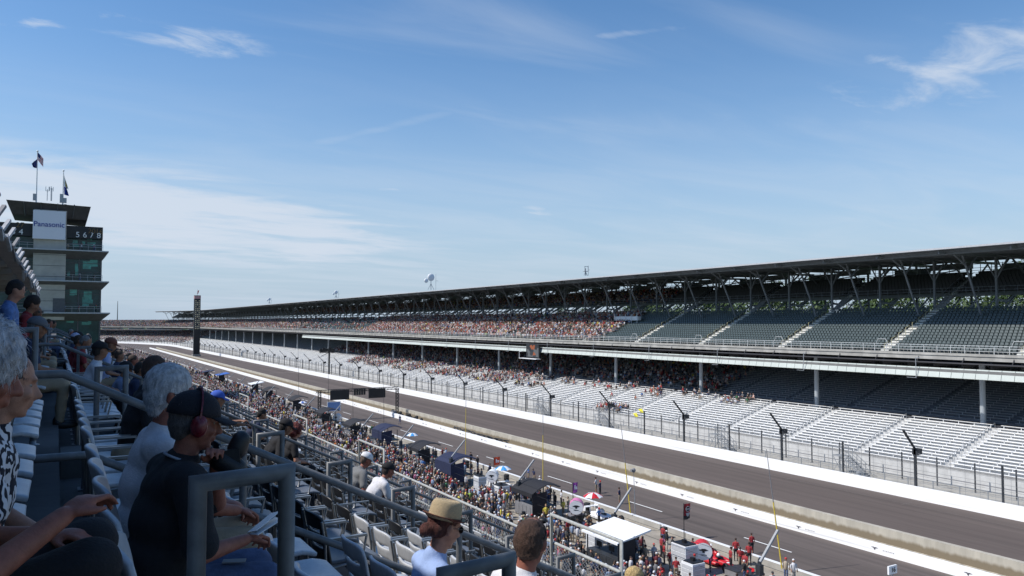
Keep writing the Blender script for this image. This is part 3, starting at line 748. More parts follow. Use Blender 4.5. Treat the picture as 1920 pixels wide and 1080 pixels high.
    # flag poles with flags (things of their own)
    def flagpole(px, top, lab):
        q = thing('flagpole', (X(px),Y,za), lab, 'flagpole', 'flagpoles on the tower roof'); mb = MB(); mb.tube([(X(px),Y,za-.3),(X(px),Y,Z(top))], .16, 8, .09); mb.ell((X(px),Y,Z(top)), (.22,.22,.22), 8, 6); mb.build('pole', m_white, q); return q
    def cloth(name, pts, mats, parent, rows=8, cols=10, fn=None):
        mb = MB(); vs = []
        p00, p10, p11, p01 = [Vector((X(a), Y-.2, Z(b))) for a, b in pts]
        for i in range(rows+1):
            for j in range(cols+1):
                u, v = j/cols, i/rows; q = (p00*(1-u)+p10*u)*(1-v)+(p01*(1-u)+p11*u)*v; q = q+Vector((0, math.sin(u*9+v*3)*.3*u, 0)); vs.append(q)
        k = len(vs); vs += [v+Vector((0,.03,0)) for v in vs]; w = cols+1
        for i in range(rows):
            for j in range(cols):
                mb.cur = fn(i/rows, j/cols) if fn else 0
                a = i*w+j; mb.add([vs[a],vs[a+1],vs[a+w+1],vs[a+w]], [(0,1,2,3)], True); mb.add([vs[k+a],vs[k+a+1],vs[k+a+w+1],vs[k+a+w]], [(3,2,1,0)], True)
        return mb.build(name, mats, parent, recalc=False)
    f1 = flagpole(64.5, 289, 'tall white flagpole on the left of the tower roof')
    f2 = flagpole(114.5, 321, 'shorter white flagpole on the right of the tower roof')
    fr, fw, fb = mat('flag red', (.6,.04,.05), .8), mat('flag white', (.8,.8,.82), .8), mat('flag blue', (.02,.03,.14), .8)
    o = cloth('striped_flag', ((65,291),(76,302),(76,318),(65,305)), [fr,fw,fb], None, 13, 10, lambda v,u: 2 if (u < .42 and v < .5) else int(v*13) % 2); tag(o, 'red and white striped flag with blue corner flying over the tower', 'flag')
    o = cloth('dark_blue_flag', ((64,304),(54,313),(57,320),(64,321)), [fb], None); tag(o, 'dark blue flag below the striped flag on the tall pole', 'flag')
    o = cloth('white_crest_flag', ((114,322),(118,336),(125,356),(116,350)), [fw, mat('flag gold', (.5,.4,.12), .8)], None, 10, 8, lambda v,u: 1 if abs(u-.6)<.25 and abs(v-.7)<.2 else 0); tag(o, 'white flag with gold patch hanging on the shorter pole', 'flag')
    o = cloth('royal_blue_flag', ((116,351),(120,350),(126,368),(117,366)), [mat('flag royal', (.02,.05,.28), .8)], None); tag(o, 'blue flag hanging lowest on the shorter pole', 'flag')
pagoda()
# far skyline beyond the turn
def skyline():
    mb = MB()
    for i in range(26):
        x = -60+i*14+random.uniform(-4,4); h = random.uniform(8,17); mb.box(x, x+random.uniform(8,20), 1500, 1520, -.01, h)
    tag(mb.build('far_buildings', mat('hazy building', (.22,.25,.28), .9)), kind='structure')
    mb = MB(); p = AY(220, 600, 1100); mb.tube([(p.x,p.y,0),(p.x,p.y,46)], .9, 6, .3); tag(mb.build('radio_mast', m_grey), 'thin radio mast on the far horizon right of the tower', 'mast')
skyline()
# ================================================================ our own terrace
def T(k): return E-1.585-.385*k
def terrace():
    t = thing('terrace_stand', (4, 0, 0), 'shaded concrete terrace of seat rows beside the camera', 'terrace')
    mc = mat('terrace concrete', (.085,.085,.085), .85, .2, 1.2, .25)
    Y0, Y1 = -8, 96
    pr = []
    for k in range(-12, 11): pr += [(.05+.8*k, T(k)), (.85+.8*k, T(k))]
    pr += [(9.15, T(10)), (9.15, T(10)-1.2), (-9.6, T(-12)-3)]
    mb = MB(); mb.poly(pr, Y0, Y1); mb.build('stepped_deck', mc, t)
    mb = MB()                                            # aisle half steps
    for yc in AISLES:
        for k in range(-12, 10): mb.box(.05+.8*k+.02, .05+.8*k+.4, yc-.5, yc+.5, T(k), T(k)+.19)
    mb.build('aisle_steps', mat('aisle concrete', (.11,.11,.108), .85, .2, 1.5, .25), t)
    mb = MB(); mb.box(8.9, 9.3, Y0, Y1, T(10)-1.5, T(10)-.02)
    for i in range(18): mb.box(7.9, 8.6, Y0+1+i*6, Y0+1.6+i*6, 0, T(10)-1.3)
    mb.build('front_beam', m_conc, t)
    return t
AISLES = [1.85, 9.6, 17.2, 24.8, 32.4, 40]
terrace()
m_rail2 = mat('sun-lightened grey rail', (.42,.43,.41), .45, .08, 8.); overlay(m_rail2, (1,1,1), 12, .75, 1.1, .3, .7)  # lighter copy of the rail grey, direct sun put into the colour
def zr(X): return E-.31-.49*X
def handrail(y, lab, x1=8.6):
    t = thing('stair_handrail', (0, y, T(0)), lab, 'handrail', 'handrails running down the terrace steps')
    r = .027
    mb = MB(); mb.tube([(-1.1,y,zr(.05)), (.05,y,zr(.05)), (x1,y,zr(x1))], r, 12); mb.build('top_rail', m_rail, t)
    mb = MB(); mb.tube([(-1.1,y,zr(.2)-.46), (.2,y,zr(.2)-.46), (x1,y,zr(x1)-.46)], r, 12); mb.build('mid_rail', m_rail, t)
    x = -.55
    for i in range(7):
        if x > x1: break
        xx = max(x, .05); k = math.floor((x-.05)/.8); mb = MB(); mb.tube([(x,y,T(k)), (x,y,zr(xx)+.0)], r*.95, 10); mb.build('post', m_rail, t); x += 1.73
RAILS = [5.8, 13.5, 21.1, 28.7, 36.3, 44]
for i, y in enumerate(RAILS): handrail(y, ['long grey stair handrail passing just beyond the man in the black shirt', 'second grey stair handrail, passing in front of the men in grey and white shirts'][i] if i < 2 else ordw(i)+' stair handrail counted outward from the camera')
def loop(k, y, lab, grp='short loop rails at the ends of the seat rows'):
    x0, x1 = .37+.8*k, .63+.8*k; z = E-.225-.49*(x0+x1)/2
    t = thing('loop_rail', (x0, y, T(k)), lab, 'loop rail', grp)
    mb = MB(); mb.tube([(x0,y,T(k)), (x0,y,z-.005), (x1,y,z+.005), (x1,y,T(k))], .0265, 12); mb.build('tube', m_rail, t)
    mb = MB(); mb.lathe([(0,0),(.06,0),(.06,.012),(.03,.014),(.03,.05)], (x0,y,T(k)), 12); mb.lathe([(0,0),(.06,0),(.06,.012),(.03,.014),(.03,.05)], (x1,y,T(k)), 12); mb.build('foot_plate', m_steel, t)
for i, y in enumerate([2.45, 8.9, 16.5, 24.1, 31.7]):
    for k in range(-2 if i else 0, 9):
        if i == 0 and k > 1: continue
        near = ['nearest column, beside the camera', 'second column, past the long handrail', 'third column of loops', 'fourth column of loops', 'farthest column of loops'][i]
        lab = 'grey loop rail on row step %s down, %s' % (ordw(k+2), near)
        if i == 0: lab = ['thick grey loop rail in front of the man in the black shirt', 'thick grey loop rail in front of the woman in the straw hat'][k]
        loop(k, y, lab)
def front_rail():
    x = 9.0; zt = E-4.57; zb = T(10)
    t = thing('front_guard_rail', (x, 0, zb), 'long pale guard rail along the front edge of our terrace', 'guard rail')
    mb = MB(); mb.tube([(x,-8,zt),(x,96,zt)], .034, 10); mb.build('top_rail', m_rail2, t)
    mb = MB(); mb.tube([(x,-8,zt-.5),(x,96,zt-.5)], .027, 8); mb.build('mid_rail', m_rail2, t)
    for i in range(40):
        y = 3+i*2.1; mb = MB(); mb.tube([(x,y,zb),(x,y,zt)], .027, 8); mb.build('post', m_rail2, t)
    mb = MB(); 
    for i in range(220): yy = 6+i*.13; mb.beam((x-.03,yy,zb+.05),(x-.03,yy+1.0,zt-.04),.006,.006); mb.beam((x-.03,yy+1.0,zb+.05),(x-.03,yy,zt-.04),.006,.006)
    mb.build('wire_mesh', m_steel, t)
front_rail()
for i, (yc, h) in enumerate(((12.4,1.15),(24.2,1.15),(32.7,1.0),(44,1.1),(57,1.1))):
    x = 8.93; zt = E-3.98; mb = MB(); mb.tube([(x,yc-h,T(10)),(x,yc-h,zt),(x,yc+h,zt),(x,yc+h,T(10))], .034, 10)
    tag(mb.build('aisle_guard', m_rail2), 'pale guard frame at the front rail, '+['nearest one beside the bald man','second one outward','third one','fourth one, small','farthest one'][i], 'guard frame', 'raised guard frames at the foot of the aisles')
# ---------------------------------------------------------------- seats
m_pw = mat('pale plastic', (.44,.455,.48), .38, .05, 6., spec=.5)
m_pb = mat('black plastic', (.016,.018,.022), .4, .2, 6., spec=.5)
overlay(m_pw, (1,1,1), 7, .86, 1.06, .3, .6); overlay(m_pw, (3,3,.6), 22, .9, 1.03, .3, .5)
m_pgs = mat('seat grey', (.10,.11,.13), .45, .1, 6.)
m_arm = mat('seat metal', (.26,.27,.28), .35, .1, 8., metal=.6)
def chair_meshes():
    def back(m):
        mb = MB(); nu, nv = 14, 13; vs = []
        for i in range(nv+1):
            v = i/nv
            for j in range(nu+1):
                u = -1+2*j/nu; cr = max(0, v-.72)/.28
                vs.append((.03-.10*v+.055*u*u*(.6+.4*v) , .222*u*(1-.10*cr*cr-.03*(1-v)), .44+.41*v-.035*u**4*cr))
        fs = []
        for i in range(nv):
            for j in range(nu):
                if i in (4, 8) and 2 <= j <= nu-3: continue
                a = i*(nu+1)+j; fs.append((a, a+1, a+nu+2, a+nu+1))
        mb.add(vs, fs, True)
        return modmesh(mb, 'backrest', m, [('SOLIDIFY', dict(thickness=.024, offset=0)), ('BEVEL', dict(width=.008, segments=2, limit_method='ANGLE'))])
    def pan(m):
        mb = MB(); nu, nv = 10, 9; vs = []
        for i in range(nv+1):
            v = i/nv
            for j in range(nu+1):
                u = -1+2*j/nu; vs.append((.05+.42*v, .215*u*(1-.05*v*v), .445-.028*(1-u*u)*math.sin(PI*min(1,v*1.1))-.03*max(0,v-.8)/.2+.01*v))
        mb.add(vs, [(i*(nu+1)+j, i*(nu+1)+j+1, (i+1)*(nu+1)+j+1, (i+1)*(nu+1)+j) for i in range(nv) for j in range(nu)], True)
        return modmesh(mb, 'seat', m, [('SOLIDIFY', dict(thickness=.03, offset=-1)), ('BEVEL', dict(width=.009, segments=2, limit_method='ANGLE'))])
    mb = MB(); mb.tube([(-.03,0,.80),(0,0,.62),(.02,0,.02),(.02,0,0)], .011, 6); mb.beam((0,0,.655),(.34,0,.655),.032,.018); mb.tube([(.34,0,.65),(.30,0,.46),(.05,0,.43)], .010, 6)
    arm = mb.mesh('armrest', m_arm)
    mb = MB(); mb.beam((.04,-.2,.41),(.04,.2,.41),.05,.05); mb.beam((.06,0,.41),(.03,0,0),.05,.07); mb.box(-.03,.1,-.09,.09,0,.012)
    leg = mb.mesh('leg', m_pgs)
    return {'w': (back(m_pw), pan(m_pw)), 'b': (back(m_pb), pan(m_pgs)), 'arm': arm, 'leg': leg}
CM = chair_meshes()
def chair(kind, loc, lab, rz=0, arms=True):
    t = thing('stadium_seat', loc, lab, 'seat', 'seats in rows on the terrace', rz, local=True)
    share('backrest', CM[kind][0], t, (0,0,0)); share('seat', CM[kind][1], t, (0,0,0))
    if arms: share('armrest', CM['arm'], t, (0,.24,0)); share('armrest', CM['arm'], t, (0,-.24,0))
    share('leg', CM['leg'], t, (0,0,0))
    return t
def seats():
    blocks = [(-1.2,1.2),(2.72,5.62),(5.98,8.75),(10.3,13.3),(13.75,16.3),(17.9,20.9),(21.4,24),(25.5,28.5),(29,31.6),(33.1,36.1),(36.6,39.4),(40.7,44)]
    L = []
    for k in range(-4, 10):
        for bi, (a, b) in enumerate(blocks):
            n = int((b-a)/.5); 
            for i in range(n):
                y = a+.26+i*.5*(b-a)/(n*.5); X = .24+.8*k
                c = Vector((X, y, T(k)+.6))-EYE
                f = Vector((math.sin(YAW),math.cos(YAW),0)); rt = Vector((math.cos(YAW),-math.sin(YAW),0)); dep = c.dot(f)
                if dep < .6: continue
                px = 960+FPX*c.dot(rt)/dep
                py = 604-FPX*c.z/dep
                if px < -260 or px > 1300 or py > 1700: continue
                if k < -1 and y > 12: continue
                if X > 0 and y < 1.3: continue
                L.append((dep, k, bi, i, y, X))
    L.sort()
    rnd = random.Random(3); kinds = {}
    for n_, (dep, k, bi, i, y, X) in enumerate(L):
        if bi <= 1: kd = 'w'
        elif k == 3 and bi == 2: kd = 'w' if y < 7.6 else 'b'
        elif k <= 0: kd = 'w'
        else:
            key = (k, bi, i//4); kinds.setdefault(key, 'w' if rnd.random() < .22 else 'b'); kd = kinds[key]
            if k == 2 and bi == 2: kd = 'b'
        kinds[(n_,)] = kd
    for n_, e in enumerate(L[:290]):
        dep, k, bi, i, y, X = e; kd = kinds[(n_,)]
        bl = ['camera block','block before the long handrail','block past the long handrail','block past the second loops','block past the second handrail','block past the third loops','distant block','far block'][min(bi,7)]
        chair(kd, (X, y, T(k)), '%s seat, %s row, %s from near end, %s' % ('white' if kd=='w' else 'black', ordw(k+4), ordw(i), bl), rnd.uniform(-.03,.03), bi > 1)
    mb = MB(); mats = [m_pw, m_pb, m_pgs]
    for n_, e in enumerate(L[290:]):
        dep, k, bi, i, y, X = e; kd = kinds[(n_+290,)]; z = T(k)
        mb.cur = 0 if kd == 'w' else 1; mb.add([(X-.06,y-.21,z+.83),(X-.06,y+.21,z+.83),(X+.04,y+.22,z+.45),(X+.04,y-.22,z+.45),(X-.09,y-.21,z+.83),(X-.09,y+.21,z+.83),(X+.0,y+.22,z+.43),(X+.0,y-.22,z+.43)], [(0,1,2,3),(7,6,5,4),(0,4,5,1),(1,5,6,2),(2,6,7,3),(3,7,4,0)])
        mb.cur = 0 if kd == 'w' else 2; mb.box(X+.05, X+.46, y-.21, y+.21, z+.42, z+.45)
    o = mb.build('far_seats', mats); tag(o, 'distant rows of small black and white terrace seats', 'seats', kind='stuff')
    return L
SEATS = seats()
# ---------------------------------------------------------------- balcony deck above and behind us
def balcony():
    t = thing('suite_balcony', (-4, 40, E+3), 'concrete balcony deck overhead at the left edge', 'balcony')
    mc = mat('balcony concrete', (.42,.40,.37), .85, .15, .5, .2); zb = E+2.62
    mb = MB(); mb.box(-14, -2.0, -14, 80, zb+.2, zb+.4); mb.box(-2.0, -1.42, -14, 80, zb+.0, zb+.1); mb.build('slab', mc, t)
    mb = MB()
    for i in range(15):
        y = -13+i*6.1; mb.poly([(-14,zb-1.4),(-14,zb+.2),(-2.02,zb+.2),(-2.02,zb-.1),(-5,zb-.3)], y, y+.5)
    mb.build('raker_beams', mc, t)
    mb = MB()
    for z in (.5,): mb.tube([(-2.1,-14,zb+z),(-2.1,80,zb+z)], .03, 6)
    for i in range(50): mb.tube([(-2.1,-12+i*1.8,zb+.3),(-2.1,-12+i*1.8,zb+.5)], .03, 6)
    mb.build('railing', m_white, t)
    # rear part of the upper deck behind the balcony: walls carry the shade
    mb = MB(); mb.box(-14.5, -14, -14, 92, T(-12)-3, zb+6); mb.build('back_wall', mc, t)
    mb = MB(); mb.box(-14, -6, -14, 60, zb+2.4, zb+2.7); mb.build('upper_roof', mc, t)
    for i in range(24):
        y = 15+i*2.8+random.uniform(-.9,.9); mb = MB(); w = random.uniform(.05,.18); x = -1.39; z = zb+random.uniform(-.12,.10)
        mb.beam((x,y,z),(x+random.uniform(0,.12),y+random.uniform(.3,.9),z-random.uniform(.1,.6)), .05+w*.3, w)
        mb.beam((x,y+.7,z),(x+.15,y+1.1,z+.35), .1, .08)
        tag(mb.build('folded_bunting', [mat('weathered bunting', (.42,.43,.45), .8, .2, 6.), m_grey][i % 3 == 0]), 'bundle of white bunting tied to the balcony edge, %s from the camera' % ordw(i), 'bunting', 'white bunting bundles along the balcony edge')
balcony()

# ================================================================ people
SK = {n: mat('skin '+n, c, .55, .2, 26., .12, spec=.35) for n, c in (('fair', (.38,.19,.13)), ('tan', (.24,.12,.075)), ('brown', (.12,.06,.035)), ('red', (.27,.10,.068)))}
def ik(S, Hd, l1, l2, pole):
    d = Hd-S; L = min(d.length, (l1+l2)*.985); dn = d.normalized(); a = (l1*l1-l2*l2+L*L)/(2*L); h = math.sqrt(max(0, l1*l1-a*a))
    p = pole-dn*pole.dot(dn); p.normalize(); return S+dn*a+p*h, S+dn*L
def figure(ps):
    """prims of one human figure, facing +X, origin on the floor below the hips"""
    P = []; st = not ps.get('seated', True); w = ps.get('w', 1.); lean = R(ps.get('lean', 8)); side = R(ps.get('side', 0)); fem = ps.get('fem', 0)
    Hz = .93 if st else .53
    H = Vector((0, 0, Hz)); d = Vector((math.sin(lean), math.sin(side), math.cos(lean))).normalized()
    q = Quaternion((0,1,0), lean)
    lat = Vector((math.sin(R(ps.get('twist', 0)))*-1, math.cos(R(ps.get('twist', 0))), 0))
    fw = d.cross(lat)*-1; fw = lat.cross(d)
    def rotm():
        m = Matrix((fw, lat, d)).transposed(); return m
    RM = rotm()
    def E_(tg, c, r): P.append((tg, 'e', c, r, RM))
    def C_(tg, a, b, r0, r1): P.append((tg, 'c', Vector(a), Vector(b), r0, r1))
    sh = .185*w*(.9 if fem else 1)
    E_('pants', H+d*.0, (.125*w, .172*w, .11)); E_('shirt', H+d*.13+fw*.015, (.118*w*(.9 if fem else 1.05), .158*w, .15)); 
    E_('shirt', H+d*.30, (.118*w, .165*w*(.95 if fem else 1.02), .16)); E_('shirt', H+d*.42, (.105*w, .17*w, .11))
    C_('shirt', H+d*.475-lat*sh*.8-fw*.01, H+d*.475+lat*sh*.8-fw*.01, .066*w, .066*w)
    C_('shirt', H+d*.47, H+d*.535, .085, .06)
    nb = H+d*.52; hp = R(ps.get('hp', 10)); hy = R(ps.get('hy', 0))
    hd_dir = Vector((math.sin(lean*.6+hp*.5), math.sin(side)*.5, math.cos(lean*.6+hp*.5)))
    hc = nb+hd_dir*.185+Vector((.012,0,0)); C_('skin', nb-d*.03, hc+Vector((-.012,0,-.03)), .056, .053)
    HM = Matrix.Rotation(hy, 3, 'Z') @ Matrix.Rotation(hp, 3, 'Y')
    def hE(tg, c, r): P.append((tg, 'e', hc+HM@Vector(c), r, HM))
    def hC(tg, a, b, r0, r1): P.append((tg, 'c', hc+HM@Vector(a), hc+HM@Vector(b), r0, r1))
    hE('head', (-.012,0,.035), (.098,.077,.098)); hE('head', (.022,0,-.02), (.07,.066,.085)); hE('head', (.03,0,-.075), (.052,.05,.04)); hE('head', (.066,0,-.095), (.022,.026,.018))
    if ps.get('face', 1):
        hC('head', (.088,0,.016), (.112,0,-.026), .009, .014); hE('head', (.100,.012,-.03), (.012,.010,.009)); hE('head', (.100,-.012,-.03), (.012,.010,.009))
        hE('head', (.082,0,.034), (.016,.052,.011)); hE('head', (.089,0,-.055), (.012,.024,.006)); hE('head', (.087,0,-.066), (.011,.020,.006))
        for s in (-1, 1): hE('head', (-.002,.078*s,-.004), (.021,.009,.032)); hE('head', (-.006,.088*s,.010), (.012,.006,.016)); hE('head', (.062,.042*s,-.022), (.024,.022,.022))
    # arms
    info = {'hc': hc, 'HM': HM, 'H': H, 'd': d, 'fw': fw, 'lat': lat}
    for nm, s in (('R', -1), ('L', 1)):
        S = H+d*.475+lat*s*sh; tgt = ps.get(nm)
        if tgt is None: tgt = (.02, s*.25, .80) if st else (.33, s*.14, .66)
        pole = Vector(ps.get('pole'+nm, (-.35, .55*s, -.7)))
        el, hd = ik(S, Vector(tgt), .285, .245, pole)
        slv = ps.get('sleeve', 'short'); f = {'short': .66, 'none': 0, 'long': 1, 'wide': .86}[slv]
        C_('skin', S, el, .048*w, .040); C_('skin', el, hd, .040, .026)
        if f: C_('sleeve', S, S+(el-S)*f, .056*w, .052*w if f < 1 else .05)
        if slv == 'long': C_('sleeve', el, el+(hd-el)*.93, .05, .038)
        fd = (hd-el).normalized(); info['hand'+nm] = hd
        curl = Vector(ps.get('curl', (0,0,-1))); sd = fd.cross(curl)
        if sd.length < .1: sd = fd.cross(Vector((0,1,0)))
        sd.normalize(); nrm = sd.cross(fd).normalized()
        if nrm.dot(curl) < 0: nrm = -nrm
        M3 = Matrix((fd, sd, nrm)).transposed()
        if ps.get('fingers'):
            pc = hd+fd*.045; P.append(('skin', 'e', pc, (.048,.040,.017), M3))
            for i, (o, l) in enumerate(((-.030,.072),(-.010,.082),(.011,.076),(.030,.060))):
                a = pc+fd*.036+sd*o; c1 = ps.get('fc', .5)+.1*i; b = a+(fd*math.cos(c1)+nrm*math.sin(c1))*l*.5; c = b+(fd*math.cos(c1*2.3)+nrm*math.sin(c1*2.3))*l*.32; e = c+(fd*math.cos(c1*3.1)+nrm*math.sin(c1*3.1))*l*.24
                C_('skin', a-fd*.01, b, .0098, .0088); C_('skin', b, c, .0088, .0078); C_('skin', c, e, .0078, .0066)
            ts = s if ps.get('thumb', 1) > 0 else -s
            a = hd+fd*.022-sd*.028*1; b = a+(fd*.7-sd*.6+nrm*.35).normalized()*.036; c = b+(fd*.9-sd*.1+nrm*.4).normalized()*.030
            C_('skin', a, b, .0125, .0105); C_('skin', b, c, .0105, .0085)
        else:
            P.append(('skin', 'e', hd+fd*.06, (.075,.036,.02), M3))
    # legs
    lg = ps.get('legs', 'long'); spread = ps.get('spread', .11)
    for s in (-1, 1):
        if st:
            j = (-1 if ps.get('step') else 0)*s*.16
            hip = H+Vector((0,s*.09,-.03)); kn = Vector((.03+j*.5, s*.105, .50)); an = Vector((j, s*.11, .09))
        else:
            kx = ps.get('knee', .46); hip = H+Vector((.0, s*.09, -.01)); kn = Vector((kx, s*spread, .53+ps.get('kup', 0))); an = Vector((kx-.04+ps.get('foot', 0), s*spread, .09))
        ps_ = .012 if ps.get('baggy') else 0
        C_('pants', hip, kn, .090*w+ps_, .064+ps_); C_('pants' if lg == 'long' else 'skin', kn, an, .060, .042)
        P.append(('shoe', 'e', an+Vector((.07,0,-.05)), (.13,.046,.042), Matrix.Identity(3)))
        P.append(('shoe', 'e', an+Vector((-.01,0,-.02)), (.055,.045,.06), Matrix.Identity(3)))
    return P, info
def prims_mesh(P, tags, grow=0., n=14, m=5):
    mb = MB()
    for p in P:
        if p[0] not in tags: continue
        if p[1] == 'e': mb.ell(p[2], tuple(r+grow for r in p[3]), n, m*2, p[4])
        else: mb.cap(p[2], p[3], p[4]+grow, p[5]+grow, n, m)
    return mb
def remesh(mb, name, mats, vox, sm=5, extra=None):
    mods = [('REMESH', dict(mode='VOXEL', voxel_size=vox, use_smooth_shade=True)), ('SMOOTH', dict(factor=.5, iterations=sm))]
    me = modmesh(mb, name, mats, mods+(extra or [])); return me
def noise_push(me, amt, freq, amt2=0, freq2=30, maskf=None):
    """cloth folds / hair strands as real relief"""
    n = len(me.vertices); co = np.empty(n*3); me.vertices.foreach_get('co', co); no = np.empty(n*3); me.vertex_normals.foreach_get('vector', no); co = co.reshape(-1,3); no = no.reshape(-1,3)
    for i in range(n):
        v = Vector(co[i]); a = mnoise.noise(Vector((v.x*freq*.6, v.y*freq, v.z*freq*1.3)))*amt
        if amt2: a += mnoise.noise(Vector((v.x*freq2, v.y*freq2, v.z*freq2*.35)))*amt2
        if maskf: a *= maskf(v)
        co[i] += no[i]*a
    me.vertices.foreach_set('co', co.ravel()); me.update()
def hair_mesh(info, style, col, vox=.009, amt=.006, name='hair'):
    hc, HM = info['hc'], info['HM']; mb = MB()
    def e(c, r): mb.ell(hc+HM@Vector(c), r, 18, 12, HM)
    if style == 'short': e((-.022,0,.046), (.096,.083,.097)); e((-.045,0,.0), (.068,.078,.07)); e((-.055,0,-.045), (.04,.06,.035))
    elif style == 'full': e((-.022,0,.052), (.108,.092,.104)); e((-.048,0,.0), (.075,.088,.085)); e((-.055,0,-.055), (.05,.068,.05))
    elif style == 'bald': e((-.045,0,.012), (.070,.083,.082)); e((-.048,0,-.045), (.045,.068,.04)); e((-.005,.05,.042), (.07,.033,.05)); e((-.005,-.05,.042), (.07,.033,.05)); e((-.022,0,.042), (.0965,.083,.0895)); e((.02,0,.05), (.066,.074,.082))
    elif style == 'puffy': e((-.02,0,.055), (.125,.11,.115)); e((-.05,0,-.01), (.10,.105,.11)); e((-.05,0,-.07), (.07,.085,.06))
    elif style == 'bun': e((-.022,0,.046), (.098,.084,.09)); e((-.045,0,-.005), (.066,.079,.066)); e((-.118,0,-.035), (.036,.042,.038)); e((-.085,0,-.02), (.032,.036,.03))
    elif style == 'curly':
        e((-.022,0,.052), (.118,.105,.11)); e((-.048,0,-.02), (.095,.10,.10))
        for i in range(60):
            a, b = random.uniform(0,2*PI), random.uniform(-.6,1.3); p = Vector((-.03+.115*math.cos(b)*math.cos(a), .11*math.cos(b)*math.sin(a), .02+.115*math.sin(b)))
            if p.x < .06: e(tuple(p), (.026,.026,.026))
    elif style == 'long': e((-.022,0,.05), (.106,.092,.102)); e((-.058,0,-.03), (.075,.09,.12)); e((-.075,0,-.13), (.055,.09,.09))
    me = remesh(mb, name, col, vox, 2)
    noise_push(me, amt, 28, amt*.8, 110)
    n = {'puffy': 3000, 'full': 2000, 'bun': 1500, 'curly': 1500}.get(style, 900) if vox < .0125 else 0
    if n:
        vs = [v.co.copy() for v in me.vertices]; ns = [v.normal.copy() for v in me.vertices]; fs = [tuple(p.vertices) for p in me.polygons]; mb = MB(); mb.add(vs, fs, True); rr = random.Random(4)
        k_ = 2.0 if style == 'puffy' else 1.0
        for _ in range(n):
            i = rr.randrange(len(vs)); nv = ns[i]; down = Vector((rr.uniform(-1,.2), rr.uniform(-.6,.6), -1)); down -= nv*down.dot(nv)
            if down.length < .1: continue
            down.normalize(); L = rr.uniform(.012,.034)*k_**.5; up_ = rr.uniform(.08,.38)*k_; p0 = vs[i]-nv*.002; p1 = p0+(down+nv*up_).normalized()*L*.55; p2 = p1+(down+nv*(up_-.35)).normalized()*L*.45; sd = down.cross(nv).normalized()*rr.uniform(.0006,.0013)
            mb.add([p0-sd, p0+sd, p1+sd*.8, p1-sd*.8, p2], [(0,1,2,3), (3,2,4)])
        me = mb.mesh(name, col)
    return me
def cap_mesh(info, m, brim=True, back=False):
    hc, HM = info['hc'], info['HM']; mb = MB()
    n, k = 22, 8; vs = []; 
    for i in range(k+1):
        t = PI/2*i/k
        for j in range(n):
            u = 2*PI*j/n; vs.append(hc+HM@Vector((-.012+.110*math.cos(t)*math.cos(u), .090*math.cos(t)*math.sin(u), .035+.105*math.sin(t)**.9)))
    mb.add(vs, [(i*n+j, i*n+(j+1)%n, (i+1)*n+(j+1)%n, (i+1)*n+j) for i in range(k) for j in range(n)], True)
    s = -1 if back else 1; vs = []
    for i in range(5):
        for j in range(9):
            u = -1.05+2.1*j/8; rr = .0+i/4*.085
            vs.append(hc+HM@Vector((s*(-.012+.106*math.cos(u)+rr*math.cos(u*.5)), .088*math.sin(u)*(1+.02*i), .042-.018*(i/4)-.012*abs(u)*i/4)))
    if brim: mb.add(vs, [(i*9+j, i*9+j+1, (i+1)*9+j+1, (i+1)*9+j) for i in range(4) for j in range(8)], True)
    mb.ell(hc+HM@Vector((-.012,0,.142)), (.009,.009,.006), 8, 5)
    return modmesh(mb, 'cap', m, [('SOLIDIFY', dict(thickness=.005, offset=1))])
